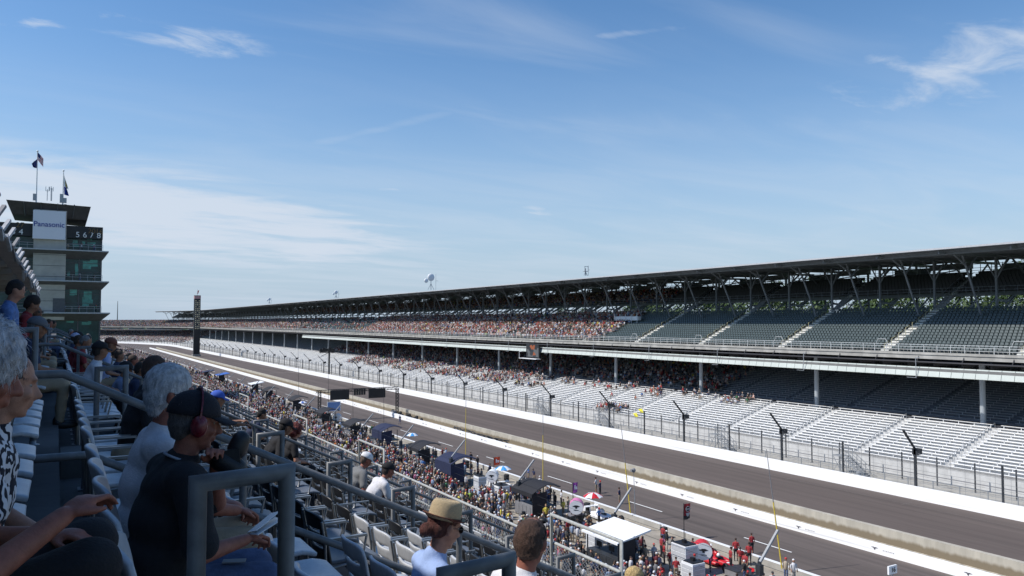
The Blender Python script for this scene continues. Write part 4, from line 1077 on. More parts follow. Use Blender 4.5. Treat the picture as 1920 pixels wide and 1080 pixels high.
def person(lab, loc, ps, cloth, pants, skin='fair', hair=('short', (.05,.03,.02)), vox=.012, yaw=0, group=None, cap=None, glasses=None, scale=1., folds=.009, shoe=None):
    P, info = figure(ps)
    t = thing('person', loc, lab, 'person', group, yaw, local=True); t.scale = (scale,)*3
    msk = SK[skin]
    body = remesh(prims_mesh(P, ('skin','head','shirt','pants','sleeve','shoe'), 0, 16, 6), 'body', msk, vox, 3); link('body', body, t)
    o = remesh(prims_mesh(P, ('shirt','sleeve'), .010, 16, 6), 'shirt', cloth, max(vox, .011), 6); noise_push(o, folds, 9, folds*.45, 22); link('shirt', o, t)
    pg = ('pants',)
    o = remesh(prims_mesh(P, pg, .010, 16, 6), 'shorts' if ps.get('legs') == 'short' else 'trousers', pants, max(vox, .011), 6); noise_push(o, folds, 8, folds*.4, 20); link(o.name.split('.')[0], o, t)
    mb = prims_mesh(P, ('shoe',), .006, 12, 5); link('shoes', mb.mesh('shoes', shoe or m_pb), t)
    if hair: link('hair', hair_mesh(info, hair[0], mat('hair %s' % (hair[1],), hair[1], .7, .45, 60., .6, stretch=(1,1,.3)), max(.008, vox*.8), .004 if hair[0] not in ('puffy','curly') else .008), t)
    hc, HM = info['hc'], info['HM']
    if vox < .013:
        for s in (-1, 1):
            mb = MB(); mb.ell(hc+HM@Vector((.0665,.031*s,.010)), (.0115,.0115,.0085), 12, 8); mb.cur = 1; mb.ell(hc+HM@Vector((.075,.031*s,.010)), (.004,.005,.005), 10, 6); link('eye', mb.mesh('eye', [mat('eye white', (.28,.25,.23), .4), m_black]), t)
    if cap: link('cap', cap_mesh(info, cap), t)
    if glasses:
        mb = MB(); gx = .098
        for s in (-1, 1):
            ring = [hc+HM@Vector((gx, .034*s+.024*math.cos(a), .012+.018*math.sin(a))) for a in np.linspace(0, 2*PI, 14)]
            if glasses == 'dark': mb.ell(hc+HM@Vector((gx,.034*s,.012)), (.004,.026,.02), 12, 6, HM)
            else: mb.tube(ring, .0016, 5)
            mb.tube([hc+HM@Vector((gx,.056*s,.018)), hc+HM@Vector((.03,.082*s,.016)), hc+HM@Vector((-.015,.084*s,.008))], .0022, 5)
        mb.tube([hc+HM@Vector((gx,-.012,.016)), hc+HM@Vector((gx+.004,0,.018)), hc+HM@Vector((gx,.012,.016))], .002, 5)
        link('glasses', mb.mesh('glasses', m_black), t)
    t['_'] = 0; del t['_']
    return t, info, P
def seatloc(k, Y, dx=0): return Vector((.40+.8*k+dx, Y, T(k)-.05))
def cloth(name, c, v=.08): return mat('cloth '+name, c, .9, v, 20., .25)
c_black, c_white, c_grey, c_navy, c_lblue, c_cream = cloth('black', (.012,.012,.015)), cloth('white', (.60,.60,.63)), cloth('grey', (.16,.165,.17)), cloth('navy', (.02,.03,.07)), cloth('light blue', (.30,.38,.62)), cloth('cream', (.55,.51,.42))
c_jean, c_khaki, c_dred, c_green = cloth('denim', (.07,.10,.19), .25), cloth('khaki', (.33,.26,.18)), cloth('dark red', (.20,.02,.025)), cloth('green', (.06,.2,.08))
def near_people():
    # man in black T-shirt, cap and ear defenders
    ps = dict(lean=13, hp=10, hy=2, w=1.17, sleeve='wide', R=(.36,-.15,.72), L=(.25,-.06,1.04), poleR=(-.1,-.4,-.9), fingers=1, fc=.55, poleL=(.1,.6,-.8), twist=6)
    t, inf, P = person('man in black T-shirt and dark cap with dark red ear defenders, holding a camera', seatloc(0, 3.6, -.04), ps, c_black, c_jean, 'red', ('short', (.10,.09,.09)), .0065, cap=cloth('dark cap', (.012,.012,.018)), scale=.985)
    hc, HM = inf['hc'], inf['HM']
    mb = MB()
    for s in (-1, 1): mb.ell(hc+HM@Vector((.0,.100*s,-.004)), (.036,.026,.048), 20, 12, HM); mb.ell(hc+HM@Vector((.0,.114*s,-.004)), (.024,.018,.034), 16, 10, HM)
    pts = [hc+HM@Vector((-.004+.0*math.sin(a), .108*math.cos(a), .03+.125*math.sin(a))) for a in np.linspace(0, PI, 16)]
    for a, b in zip(pts, pts[1:]): mb.beam(a, b, .022, .007, (1,0,0))
    link('ear_defenders', mb.mesh('ear_defenders', mat('ear defender plastic', (.14,.012,.02), .35)), t)
    L = inf['handL']; mb = MB()
    mb.beam(L+Vector((.02,0,.02)), L+Vector((.10,-.02,.03)), .11, .085); mb.cap(L+Vector((.085,-.02,.06)), L+Vector((.10,-.02,.10)), .045, .04, 16); mb.cap(L+Vector((.02,-.02,.02)), L+Vector((.08,-.04,-.02)), .05, .045, 14)
    o = mb.build('camera', m_black); o.matrix_world = t.matrix_basis; o.scale = t.scale; tag(o, 'compact black camera held up in the hand of the man in the black T-shirt', 'camera')
    Rr = inf['handR']; mb = MB(); mb.beam(Rr+Vector((.03,-.01,.02)), Rr+Vector((.15,.02,.07)), .11, .004, (0,.2,1)); mb.beam(Rr+Vector((.03,.01,.028)), Rr+Vector((.14,.05,.09)), .10, .003, (0,.3,1))
    o = mb.build('folded_paper', m_white); o.matrix_world = t.matrix_basis; o.scale = t.scale; tag(o, 'white folded programme in the lap of the man in the black T-shirt', 'paper')
    # collar lanyard
    mb = MB(); nb = inf['H']+inf['d']*.53; mb.tube([nb+Vector((.07*math.cos(a),.075*math.sin(a),.02-.03*math.cos(a))) for a in np.linspace(0,2*PI,20)], .006, 6); link('neck_cord', mb.mesh('neck_cord', cloth('lanyard', (.3,.33,.38))), t)
    mb = MB(); p = Vector((.28,-.09,.625)); mb.beam(p, p+Vector((.09,-.03,-.002)), .05, .004); o = mb.build('lanyard_pass', m_grey); o.matrix_world = t.matrix_basis; tag(o, 'pale ticket pass lying on the jeans of the man in the black T-shirt', 'pass')
    # white haired man with glasses and lanyard
    ps = dict(lean=9, hp=6, hy=-8, w=1.08, sleeve='short', fingers=1, R=(.40,-.10,.68), L=(.38,.12,.68))
    t, inf, P = person('white-haired man with thin glasses and white shirt with dark lanyard', seatloc(0, 4.12, -.03), ps, c_white, c_khaki, 'red', ('full', (.55,.56,.58)), .007, glasses='thin', scale=1.04)
    nb = inf['H']+inf['d']*.53; mb = MB(); pts = [nb+Vector((-.05,-.0,.03)), nb+Vector((-.02,-.075,.01)), nb+Vector((.06,-.085,-.05)), nb+Vector((.12,-.06,-.14)), nb+Vector((.14,-.02,-.25))]
    for a, b in zip(pts, pts[1:]): mb.beam(a, b, .022, .004, (0,-1,.6))
    link('lanyard', mb.mesh('lanyard', m_black), t)
    # nearest person at left edge: white puffy hair, cream shirt
    ps = dict(lean=16, hp=14, hy=5, w=1.1, sleeve='short', fingers=1, R=(.42,-.13,.84), L=(.40,.1,.74), fc=.45, knee=.49, kup=.17, fem=1)
    t, inf, P = person('person with fluffy white hair in a cream shirt and black trousers, nearest the camera', seatloc(-1, 2.3, .035), ps, c_cream, c_black, 'red', ('puffy', (.50,.51,.55)), .0065, scale=.93)
    # zebra print woman
    mz = bpy.data.materials.new('zebra print'); mz.use_nodes = True; N = mz.node_tree.nodes; L_ = mz.node_tree.links; b = N['Principled BSDF']; b.inputs['Roughness'].default_value = .9
    tc = N.new('ShaderNodeTexCoord'); wv = N.new('ShaderNodeTexWave'); L_.new(tc.outputs['Object'], wv.inputs[0]); wv.inputs['Scale'].default_value = 14; wv.inputs['Distortion'].default_value = 9; wv.inputs['Detail'].default_value = 2; wv.inputs['Detail Scale'].default_value = 1.2
    cr = N.new('ShaderNodeValToRGB'); L_.new(wv.outputs[0], cr.inputs[0]); cr.color_ramp.interpolation = 'CONSTANT'; cr.color_ramp.elements[0].color = (.01,.01,.02,1); cr.color_ramp.elements[1].position = .5; cr.color_ramp.elements[1].color = (.62,.62,.66,1); L_.new(cr.outputs[0], b.inputs['Base Color'])
    ps = dict(lean=11, hp=10, hy=10, w=1.06, sleeve='short', fem=1, R=(.30,-.10,.62), L=(.30,.1,.62), fingers=1)
    person('woman in black and white zebra print top beside the fluffy-haired person', seatloc(-1, 2.92, .14), ps, mz, c_black, 'fair', ('short', (.05,.03,.025)), .0085, scale=.86)
    # woman in straw hat
    ps = dict(lean=10, hp=20, hy=4, w=.95, sleeve='none', fem=1, fingers=1, R=(.36,-.10,.68), L=(.34,.10,.70))
    t, inf, P = person('woman in a straw fedora and dark glasses with auburn bun and light blue top', seatloc(2, 4.2, -.145)+Vector((0,0,-.03)), ps, cloth('pale blue', (.28,.38,.62)), c_grey, 'fair', ('bun', (.075,.018,.012)), .009, glasses='dark')
    hc, HM = inf['hc'], inf['HM']; HH = Matrix.Translation(hc) @ (HM @ Matrix.Rotation(R(-6), 3, 'Y')).to_4x4()
    mb = MB(); n = 36; prof = [(.132,.052),(.129,.047),(.098,.045),(.096,.052),(.094,.10),(.088,.135),(.078,.155),(.055,.160),(.03,.146),(0,.142)]
    vs = []
    for (r, h) in prof:
        for j in range(n):
            u = 2*PI*j/n; rx = r*1.0+.006; ry = r*.86
            hh = h + (.010*abs(math.cos(u))**2 if r > .12 else 0) + (.014 if (r > .125 and math.cos(u) < -.2) else 0)
            vs.append(HH@Vector((-.012+rx*math.cos(u), ry*math.sin(u), hh)))
    mb.add(vs, [(i*n+j, i*n+(j+1)%n, (i+1)*n+(j+1)%n, (i+1)*n+j) for i in range(len(prof)-1) for j in range(n)], True)
    ms = mat('straw', (.74,.57,.34), .85, .18, 90., .8, stretch=(1,1,3)); me = modmesh(mb, 'straw_hat', ms, [('SOLIDIFY', dict(thickness=.003, offset=1)), ('SUBSURF', dict(levels=1, render_levels=1))]); ht = link('straw_hat', me, t)
    def band(z0, z1, r, nm):
        mb = MB(); vs = []
        for h in (z0, z1):
            for j in range(n): u = 2*PI*j/n; vs.append(HH@Vector((-.012+(r+.007)*math.cos(u), r*.875*math.sin(u), h)))
        mb.add(vs, [(j, (j+1)%n, n+(j+1)%n, n+j) for j in range(n)], True); me = modmesh(mb, nm, cloth('hat band', (.10,.03,.018)), [('SOLIDIFY', dict(thickness=.003, offset=0))])
        o = bpy.data.objects.new(nm, me); COL.objects.link(o); o.parent = ht; adopt(ht, o)
    band(.050, .066, .101, 'hat_band')
    vs = []; mb = MB(); mb.tube([HH@Vector((-.012+.139*math.cos(a), .114*math.sin(a), .052+.010*math.cos(a)**2+(.014 if math.cos(a) < -.2 else 0))) for a in np.linspace(0,2*PI,40)], .0035, 6); o = bpy.data.objects.new('brim_edge', mb.mesh('brim_edge', cloth('hat band', ()))); COL.objects.link(o); o.parent = ht; adopt(ht, o)
    # bald-crowned man with sunglasses on his head
    ps = dict(lean=8, hp=12, hy=38, w=1.1, sleeve='short', R=(.36,-.12,.66), L=(.36,.12,.66), fingers=1)
    t, inf, P = person('man with thinning brown hair, white shirt and sunglasses pushed up on his head', seatloc(2, 3.55, .09), ps, c_white, c_khaki, 'red', ('bald', (.07,.035,.022)), .009)
    hc, HM = inf['hc'], inf['HM']; mb = MB()
    for s in (-1, 1): mb.ell(hc+HM@Vector((.062,.036*s,.118)), (.02,.028,.016), 12, 8, HM); mb.tube([hc+HM@Vector((.05,.06*s,.115)), hc+HM@Vector((-.01,.085*s,.06)), hc+HM@Vector((-.04,.085*s,.03))], .003, 5)
    link('sunglasses', mb.mesh('sunglasses', m_black), t)
    # mid distance, sunlit rows
    MID = [
     ('man in grey polo shirt and white cap leaning forward, beyond the first handrail', 5, 12.95, dict(lean=24, hp=28, w=1.08), c_grey, c_khaki, 'red', ('short',(.12,.08,.06)), cloth('white cap', (.7,.7,.72))),
     ('man in white T-shirt and black cap leaning forward with elbows on his knees', 5, 12.2, dict(lean=38, hp=14, w=1.08, R=(.55,-.06,.70), L=(.5,.1,.7), legs='short'), c_white, c_black, 'red', ('short',(.03,.02,.02)), c_black),
     ('dark-haired man in navy and blue shirt looking down at a phone', 4, 17.4, dict(lean=26, hp=30, R=(.45,-.08,.72)), c_navy, c_black, 'tan', ('short',(.012,.01,.01)), None),
     ('shaven-headed man in dark shirt next to the man in navy', 4, 15.1, dict(lean=22, hp=26), c_black, c_black, 'tan', None, None),
     ('woman with curly red-brown hair and black top', 4, 14.1, dict(lean=16, hp=10, fem=1), c_black, c_black, 'fair', ('curly',(.13,.02,.015)), None),
     ('person in black jacket hunched in front of the curly-haired woman', 3, 12.3, dict(lean=30, hp=20, sleeve='long'), c_black, c_black, 'tan', ('short',(.012,.01,.01)), c_black),
     ('man in blue and white visor reaching forward', 2, 12.7, dict(lean=16, hp=12, R=(.60,-.05,.80), L=(.58,.1,.84)), c_grey, c_khaki, 'tan', ('short',(.05,.035,.025)), cloth('blue visor', (.05,.12,.5))),
    ]
    for lab, k, Y, ps, c, p, s, h, cp in MID:
        ps.setdefault('fingers', 1); person(lab, seatloc(k, Y, -.02), ps, c, p, s, h, .0125, cap=cp, folds=.008)
near_people()
def shade_people():
    """spectators in the shaded rows to the left; head pixel -> row and distance along the terrace"""
    plaid = mat('cloth plaid', (.10,.18,.40), .9, .3, 18.)
    def headrow(px, py):
        d = ray(px, py)                     # plane of seated heads
        # z = -.36 -.48125*(X-.44)
        s = (-.36+.48125*.44)/(d.z+.48125*d.x); return d*s
    L = [ (190,655,'man in a brown cap and pale blue shirt in the shaded rows',c_lblue,c_khaki,('short',(.10,.05,.03)),cloth('brown cap',(.16,.06,.04))),
      (218,668,'person in a black cap and grey-blue shirt beside the man in the brown cap',cloth('grey blue',(.18,.22,.33)),c_jean,('short',(.01,.01,.01)),c_black),
      (246,680,'dark-haired person in dark shirt behind the loop rail',c_navy,c_black,('short',(.012,.008,.006)),None),
      (160,632,'person with reddish face and grey hat in the shaded rows',c_dred,c_khaki,('short',(.2,.18,.17)),cloth('grey cap',(.16,.15,.15))),
      (182,636,'person in dark cap and black shirt near the end of the shaded rows',c_black,c_black,('short',(.02,.015,.012)),c_black),
      (265,660,'man in a bright white shirt far down the terrace',c_white,c_jean,('short',(.02,.015,.012)),None),
      (300,676,'person in black cap far down the terrace beyond the white-haired man',c_black,c_black,('short',(.02,.015,.012)),c_black),
      (280,690,'person in a pale sun hat far down the terrace',c_grey,c_khaki,('short',(.3,.3,.3)),cloth('beige cap',(.45,.42,.36))),
      (254,700,'person in dark top with brown hair behind the white-haired man',c_black,c_khaki,('short',(.06,.03,.02)),None)]
    for px, py, lab, c, p, h, cp in L:
        v = headrow(px, py); k = round((v.x-.44)/.8); Y = v.y
        if not (3 < Y < 70): Y = 14
        person(lab, seatloc(k, Y, v.x-.44-.8*k), dict(lean=14, hp=16), c, p, 'tan', h, .02, cap=cp, folds=.01)
    # placed by hand where they sit higher up or stand
    up = [ (-1, 11.2, dict(seated=False, lean=4, hp=25, R=(.25,-.2,1.0)), 'boy standing in a blue plaid shirt at the left edge', plaid, c_jean, 'fair', ('short',(.015,.01,.01)), None, 1.0, -.13),
      (-1, 13.3, dict(seated=False, lean=6, hp=30, sleeve='long'), 'woman in a dark red top standing behind the boy in plaid', c_dred, c_black, 'tan', ('full',(.02,.012,.01)), None, .93, -.02),
      (-1, 15.0, dict(seated=False, lean=2, hp=0, hy=-50, sleeve='long'), 'grey-haired man in sunglasses and black jacket looking towards us', c_black, c_black, 'tan', ('short',(.3,.3,.31)), None, .86, .1),
      (-1, 10.7, dict(lean=12, hp=14, R=(.40,-.12,.70)), 'older man in a grey cap, dark shirt and khaki trousers in the upper shaded rows', c_navy, c_khaki, 'tan', ('short',(.15,.15,.16)), cloth('mid grey cap',(.12,.13,.15)), .97, .05),
      (0, 19, dict(lean=10, hp=10, sleeve='long'), 'person in a dark red jacket in front of the tower', c_dred, c_black, 'tan', ('short',(.05,.03,.02)), None, 1.0, -.1),
      (-1, 19.5, dict(lean=10, hp=10), 'person in a pale yellow hat in front of the tower', c_grey, c_black, 'tan', ('short',(.3,.25,.15)), cloth('straw cap', (.42,.38,.25)), 1.0, -.1),
      (0, 22.5, dict(lean=10, hp=10), 'person in blue and white cap beside the dark red jacket', c_navy, c_black, 'tan', ('short',(.05,.03,.02)), cloth('white blue cap', (.4,.43,.6)), 1.0, -.1),
      (-1, 15.5, dict(lean=14, hp=10), 'dark-shirted spectator on the upper shaded row before the tower', c_black, c_khaki, 'tan', ('short',(.03,.02,.02)), None, 1.0, -.1),
      (-1, 17.2, dict(lean=14, hp=14), 'spectator in brown shirt on the upper shaded row before the tower', cloth('brown', (.10,.06,.04)), c_khaki, 'tan', ('short',(.03,.02,.02)), None, 1.0, -.1),
      (-2, 14.5, dict(lean=14, hp=14), 'spectator in black cap highest in the shaded rows', c_navy, c_khaki, 'tan', ('short',(.03,.02,.02)), c_black, 1.0, -.1),
      (-2, 18.5, dict(lean=14, hp=14), 'spectator in grey shirt highest in the shaded rows', c_grey, c_black, 'tan', ('short',(.03,.02,.02)), None, 1.0, -.1)]
    for k, Y, ps, lab, c, p, s, h, cp, sc_, dx in up:
        person(lab, seatloc(k, Y, dx), ps, c, p, s, h, .018, cap=cp, folds=.01, scale=sc_, glasses='dark' if 'sunglasses' in lab else None)
    # the shaded rows towards the tower are well filled
    rq = random.Random(21); kinds = [('dark navy shirt',c_navy),('grey shirt',c_grey),('black shirt',c_black),('dark red shirt',c_dred),('pale blue shirt',c_lblue),('white shirt',c_white),('brown shirt',cloth('brown',(.10,.06,.04)))]; n_ = 0
    for k in (-1, 0, 1, 2):
        for Y in (12.2, 15.0, 18.4, 20.1, 22.9, 26.3, 30.0, 34.5):
            if rq.random() < .22 or (k == -1 and Y < 21): continue
            nm, c = rq.choice(kinds); hat = rq.random() < .45; y_ = Y+rq.uniform(-.6,.6)
            person('seated spectator in %s%s, shaded row %s, %s place toward the tower' % (nm, ' and cap' if hat else '', ordw(k+1), ordw(n_ % 8)), seatloc(k, y_), dict(lean=rq.uniform(6,26), hp=rq.uniform(0,26), hy=rq.uniform(-30,30)), c, rq.choice([c_black,c_khaki,c_jean]), rq.choice(['tan','red','tan']), ('short', rq.choice([(.05,.03,.02),(.02,.015,.012),(.2,.2,.2)])), .024, cap=c_black if hat else None, folds=.01, group='spectators filling the shaded rows'); n_ += 1
    # blonde head at the bottom edge
    v = headrow(1180, 1082); k = round((v.x-.44)/.8)
    person('person with blond hair at the bottom edge of the picture', seatloc(k, v.y), dict(lean=8, hp=5), c_lblue, c_khaki, 'fair', ('full', (.55,.40,.18)), .014)
shade_people()
# ================================================================ pit crowd figures
m_shirt = objcol_mat('shirt of the figure'); m_skinf = SK['fair']; m_pd = cloth('dark trouser', (.02,.02,.026)); m_pk = cloth('khaki trouser', (.26,.21,.15)); m_pj = cloth('blue trouser', (.05,.08,.17)); m_hb = mat('brown hair', (.04,.025,.018), .8)
def fig_variant(ps, pants, headmat, vox=.034, low=False, capm=None):
    P, info = figure(dict(ps, face=0))
    hc, HM = info['hc'], info['HM']; P = [p for p in P]
    P.append(('hair', 'e', hc+HM@Vector((-.02,0,.055)), (.112,.09,.095), HM))
    if capm: P.append(('hair', 'e', hc+HM@Vector((.08,0,.05)), (.075,.06,.012), HM))
    me = remesh(prims_mesh(P, ('skin','head','shirt','pants','sleeve','shoe','hair'), 0, 10, 4), 'body', [m_shirt, pants, m_skinf, headmat, m_pb], vox, 1)
    n = len(me.polygons); ce = np.empty(n*3); me.polygons.foreach_get('center', ce); ce = ce.reshape(-1,3)
    best = np.full(n, 1e9); idx = np.zeros(n, int); mi = {'shirt':0,'sleeve':0,'pants':1,'skin':2,'head':2,'hair':3,'shoe':4}
    for p in P:
        if p[1] == 'e':
            M_ = np.array(p[4]); q = (ce-np.array(p[2]))@M_; r = np.array(p[3]); d = (np.sqrt(((q/r)**2).sum(1))-1)*r.min()
        else:
            a = np.array(p[2]); b = np.array(p[3]); ab = b-a; t = np.clip(((ce-a)@ab)/max(1e-9, ab@ab), 0, 1); d = np.linalg.norm(ce-a-t[:,None]*ab, axis=1)-(p[4]+(p[5]-p[4])*t)
        if p[0] in ('skin','head'): d = d+.004
        if p[0] == 'sleeve': d = d-.008
        m_ = d < best; best[m_] = d[m_]; idx[m_] = mi[p[0]]
    me.polygons.foreach_set('material_index', idx.astype(np.int32)); me.update(); return me
m_capw = mat('white cap', (.7,.7,.72), .8); m_capr = mat('red cap', (.5,.03,.03), .8)
ST = dict(seated=False)
VAR = [
 (fig_variant(dict(ST, lean=3), m_pd, m_hb), 'standing', 'dark trousers', 'bare-headed'),
 (fig_variant(dict(ST, lean=4, R=(.25,-.12,1.22), L=(.25,.1,1.2), legs='short'), m_pk, m_hb), 'with both hands raised to the chest', 'khaki shorts', 'bare-headed'),
 (fig_variant(dict(ST, lean=5, step=1), m_pj, m_capw, capm=1), 'walking', 'blue trousers', 'in a white cap'),
 (fig_variant(dict(ST, lean=2, R=(.02,-.19,1.02), L=(.02,.19,1.02)), m_pd, m_capr, capm=1), 'with hands on hips', 'dark trousers', 'in a red cap'),
 (fig_variant(dict(ST, lean=6, R=(.34,-.1,1.45), legs='short', fem=1, w=.9), m_pd, m_hb), 'holding one hand up', 'dark shorts', 'with brown hair'),
 (fig_variant(dict(ST, lean=14, step=1, w=1.1), m_pk, m_pb, capm=1), 'stooping slightly', 'khaki trousers', 'in a black cap'),
]
PAL = [('white', (.55,.55,.57), 7), ('black', (.015,.015,.018), 19), ('grey', (.15,.15,.16), 8), ('red', (.33,.03,.035), 2.2), ('dark blue', (.02,.03,.08), 8), ('bright blue', (.05,.15,.38), 1.3), ('pale blue', (.25,.33,.46), 3), ('yellow', (.6,.5,.08), .6), ('lime', (.3,.45,.12), .3), ('pink', (.45,.16,.26), .7), ('orange', (.6,.2,.06), .4), ('green', (.05,.16,.08), .6), ('maroon', (.12,.02,.03), 2), ('beige', (.36,.30,.23), 4), ('purple', (.14,.06,.2), .4)]
NPEOPLE = []
rc = random.Random(11)
def put_person(x, y, var=None, col=None, rz=None, lab=None, grp='people standing in the pit lane crowd', s=None, z=0.0):
    v = VAR[var if var is not None else rc.randrange(len(VAR))]
    if col is None: c = rc.choices(PAL, [p[2] for p in PAL])[0]
    else: c = next(p for p in PAL if p[0] == col)
    o = bpy.data.objects.new('person', v[0]); COL.objects.link(o); o.location = (x, y, z); o.rotation_euler = (0, 0, rc.uniform(-PI, PI) if rz is None else rz)
    s = s or rc.uniform(.95, 1.06); o.scale = (s, s, s); o.color = (*c[1], 1)
    tag(o, lab, 'person', grp); NPEOPLE.append((o, c[0], v, lab is None)); return o
# ================================================================ pit equipment
LM = []                                                   # landmarks used to say where a person stands
def cart(px, py, m, lab, L_=3.4, Wd=3.0, Hh=2.9, flat=False, cab=None, x=None):
    """timing stand: cabinet, posts and a canopy over stools, facing the pit lane"""
    p = G(px, py); x0, y0 = p.x, p.y; LM.append((x0, y0, lab))
    t = thing('pit_timing_stand', (x0, y0, 0), lab, 'timing stand', 'team timing stands along the pit wall')
    cab = cab or m_grey
    mb = MB(); mb.box(x0-1.0, x0+.2, y0-L_/2+.1, y0+L_/2-.1, .15, 1.3)
    for i in range(5): mb.cur = 0; mb.box(x0-1.03, x0-1.0, y0-L_/2+.2+i*(L_-.4)/5, y0-L_/2+.1+(i+1)*(L_-.4)/5, .3, 1.2)
    mb.build('cabinet', cab, t)
    mb = MB(); mb.box(x0+.2, x0+1.6, y0-L_/2+.2, y0+L_/2-.2, 1.15, 1.25); mb.box(x0+.2, x0+1.5, y0-L_/2+.3, y0+L_/2-.3, .4, .46); mb.build('platform', m_dsteel, t)
    for sx in (-.9, 1.2):
        for sy in (-1, 1): mb = MB(); mb.beam((x0+sx,y0+sy*(L_/2-.15),0), (x0+sx,y0+sy*(L_/2-.15),Hh-.1), .08, .08, (0,1,0)); mb.build('post', m_dsteel, t)
    mb = MB()
    if flat:
        mb.add([(x0-1.4,y0-L_/2,Hh-.25),(x0+1.9,y0-L_/2,Hh+.35),(x0+1.9,y0+L_/2,Hh+.35),(x0-1.4,y0+L_/2,Hh-.25),(x0-1.4,y0-L_/2,Hh-.4),(x0+1.9,y0-L_/2,Hh+.22),(x0+1.9,y0+L_/2,Hh+.22),(x0-1.4,y0+L_/2,Hh-.4)], [(0,1,2,3),(7,6,5,4),(0,4,5,1),(1,5,6,2),(2,6,7,3),(3,7,4,0)])
        for f in (.33, .66): mb.box(x0-1.38, x0+1.88, y0-L_/2+L_*f, y0-L_/2+L_*f+.03, Hh-.24, Hh-.2)
        mb.beam((x0+.2,y0-L_/2,Hh+.1),(x0+.2,y0+L_/2,Hh+.1),.05,.06)
    else:
        n = 12; vs = []
        for i in range(n+1):
            a = i/n; xx = x0-1.4+3.4*a; zz = Hh-.25+.75*math.sin(PI*min(1, a*1.08)*.8)
            for y in (y0-L_/2, y0-L_/6, y0+L_/6, y0+L_/2): vs.append((xx, y, zz+(.06 if abs(y-y0) < L_/4 else 0)+.02*math.sin(i*2.1+y)))
        mb.add(vs, [(4*i+j, 4*i+j+1, 4*i+5+j, 4*i+4+j) for i in range(n) for j in range(3)], True)
        k = len(vs); mb.add([(v[0],v[1],v[2]-.06) for v in vs], [(4*i+4+j, 4*i+5+j, 4*i+j+1, 4*i+j) for i in range(n) for j in range(3)], True)
        mb.box(x0-1.42, x0-1.36, y0-L_/2, y0+L_/2, Hh-1.5 if m is m_navy else Hh-.6, Hh-.2)
    mb.build('canopy', m, t)
    mb = MB(); mb.add([(x0-1.36,y0-L_/2+.02,.5),(x0+.3,y0-L_/2+.02,.5),(x0+.3,y0-L_/2+.02,Hh-.1),(x0-1.36,y0-L_/2+.02,Hh-.3),(x0-1.36,y0-L_/2-.02,.5),(x0+.3,y0-L_/2-.02,.5),(x0+.3,y0-L_/2-.02,Hh-.1),(x0-1.36,y0-L_/2-.02,Hh-.3)], [(0,1,2,3),(7,6,5,4),(0,4,5,1),(1,5,6,2),(2,6,7,3),(3,7,4,0)]); mb.build('side_curtain', m if not flat else m_blk_fab, t)
    for i in range(3):
        y = y0-L_/2+.7+i*(L_-1.4)/2; mb = MB(); mb.box(x0-.2, x0-.12, y-.3, y+.3, 1.45, 1.85); mb.beam((x0-.16,y,1.3),(x0-.16,y,1.5),.05,.05); mb.build('monitor', m_black, t)
        mb = MB(); mb.lathe([(0,.72),(.17,.72),(.18,.78),(0,.80)], (x0+.75,y,.46), 10); mb.tube([(x0+.75,y,.46),(x0+.75,y,1.2)], .035, 6); mb.build('stool', m_black, t)
    return t
cart(1150, 1068, m_white, 'timing stand with flat white canopy, nearest the camera', 4.6, flat=True, Hh=3.0, cab=m_dsteel)
cart(1000, 968, m_blk_fab, 'timing stand with black fabric canopy beyond the white canopy', 4.0)
cart(850, 906, m_navy, 'timing stand with arched navy canopy behind the red flag', 4.4)
cart(792, 872, m_blk_fab, 'timing stand with low black canopy between the two navy canopies', 3.6, Hh=2.6)
cart(664, 822, m_blk_fab, 'timing stand with low black canopy nearest the gantry', 4.2, Hh=2.6)
cart(722, 838, m_navy, 'timing stand with arched navy canopy nearer the gantry', 4.2)
cart(610, 800, m_blk_fab, 'timing stand with black canopy right of the small lit board', 4.6)
cart(556, 772, m_blk_fab, 'small black canopied timing stand left of the gantry', 4.2)
cart(505, 752, m_blk_fab, 'timing stand with dark canopy in the distant pit crowd', 4)
cart(478, 738, m_white, 'distant timing stand with white canopy', 5, flat=True)
cart(415, 722, m_blue, 'distant timing stand with blue canopy and white cabinet', 6, flat=True, Hh=3.4, cab=m_white)
cart(388, 712, m_navy, 'farthest timing stand with navy canopy', 5, flat=True)
def tank(px, py, face, drum, lab, r=.62, hz=1.55):
    p = G(px, py); x0, y0 = p.x, p.y; t = thing('fuel_tank', (x0, y0, 0), lab, 'fuel tank', 'round fuel tanks at the pit stalls'); LM.append((x0, y0, lab))
    ax = Vector((-.62,-.78,0)).normalized(); c = Vector((x0, y0, hz))
    mb = MB(); mb.tube([c-ax*.55, c+ax*.55], r, 24); mb.build('drum', drum, t)
    mb = MB(); mb.tube([c+ax*.56, c+ax*.60], r*.97, 24); mb.build('end_disc', face, t)
    mb = MB(); u = Vector((0,0,1)); s = ax.cross(u); o = c+ax*.612
    for pts in ([(-.34,.10),(-.08,.03),(-.08,-.08),(.08,-.08),(.08,.03),(.34,.10),(.1,.2),(-.1,.2)], [(-.2,-.2),(.2,-.2),(.2,-.25),(-.2,-.25)]):
        v = [o+s*a*r/.62+u*b*r/.62 for a, b in pts]; mb.add(v+[q-ax*.02 for q in v], [tuple(range(len(v)))]+[(i, i+len(v), (i+1)%len(v)+len(v), (i+1)%len(v)) for i in range(len(v))])
    mb.build('winged_emblem', m_black, t)
    for sx, sy in ((-.4,-.4),(.4,-.4),(-.4,.4),(.4,.4)): mb = MB(); mb.beam((x0+sx,y0+sy,0),(x0+sx*.8,y0+sy*.8,hz-.3),.07,.07,(0,1,0)); mb.build('leg', m_dsteel, t)
tank(1318, 1072, m_white, m_red, 'fuel tank with red drum and white disc beside the red car', .68, 1.7)
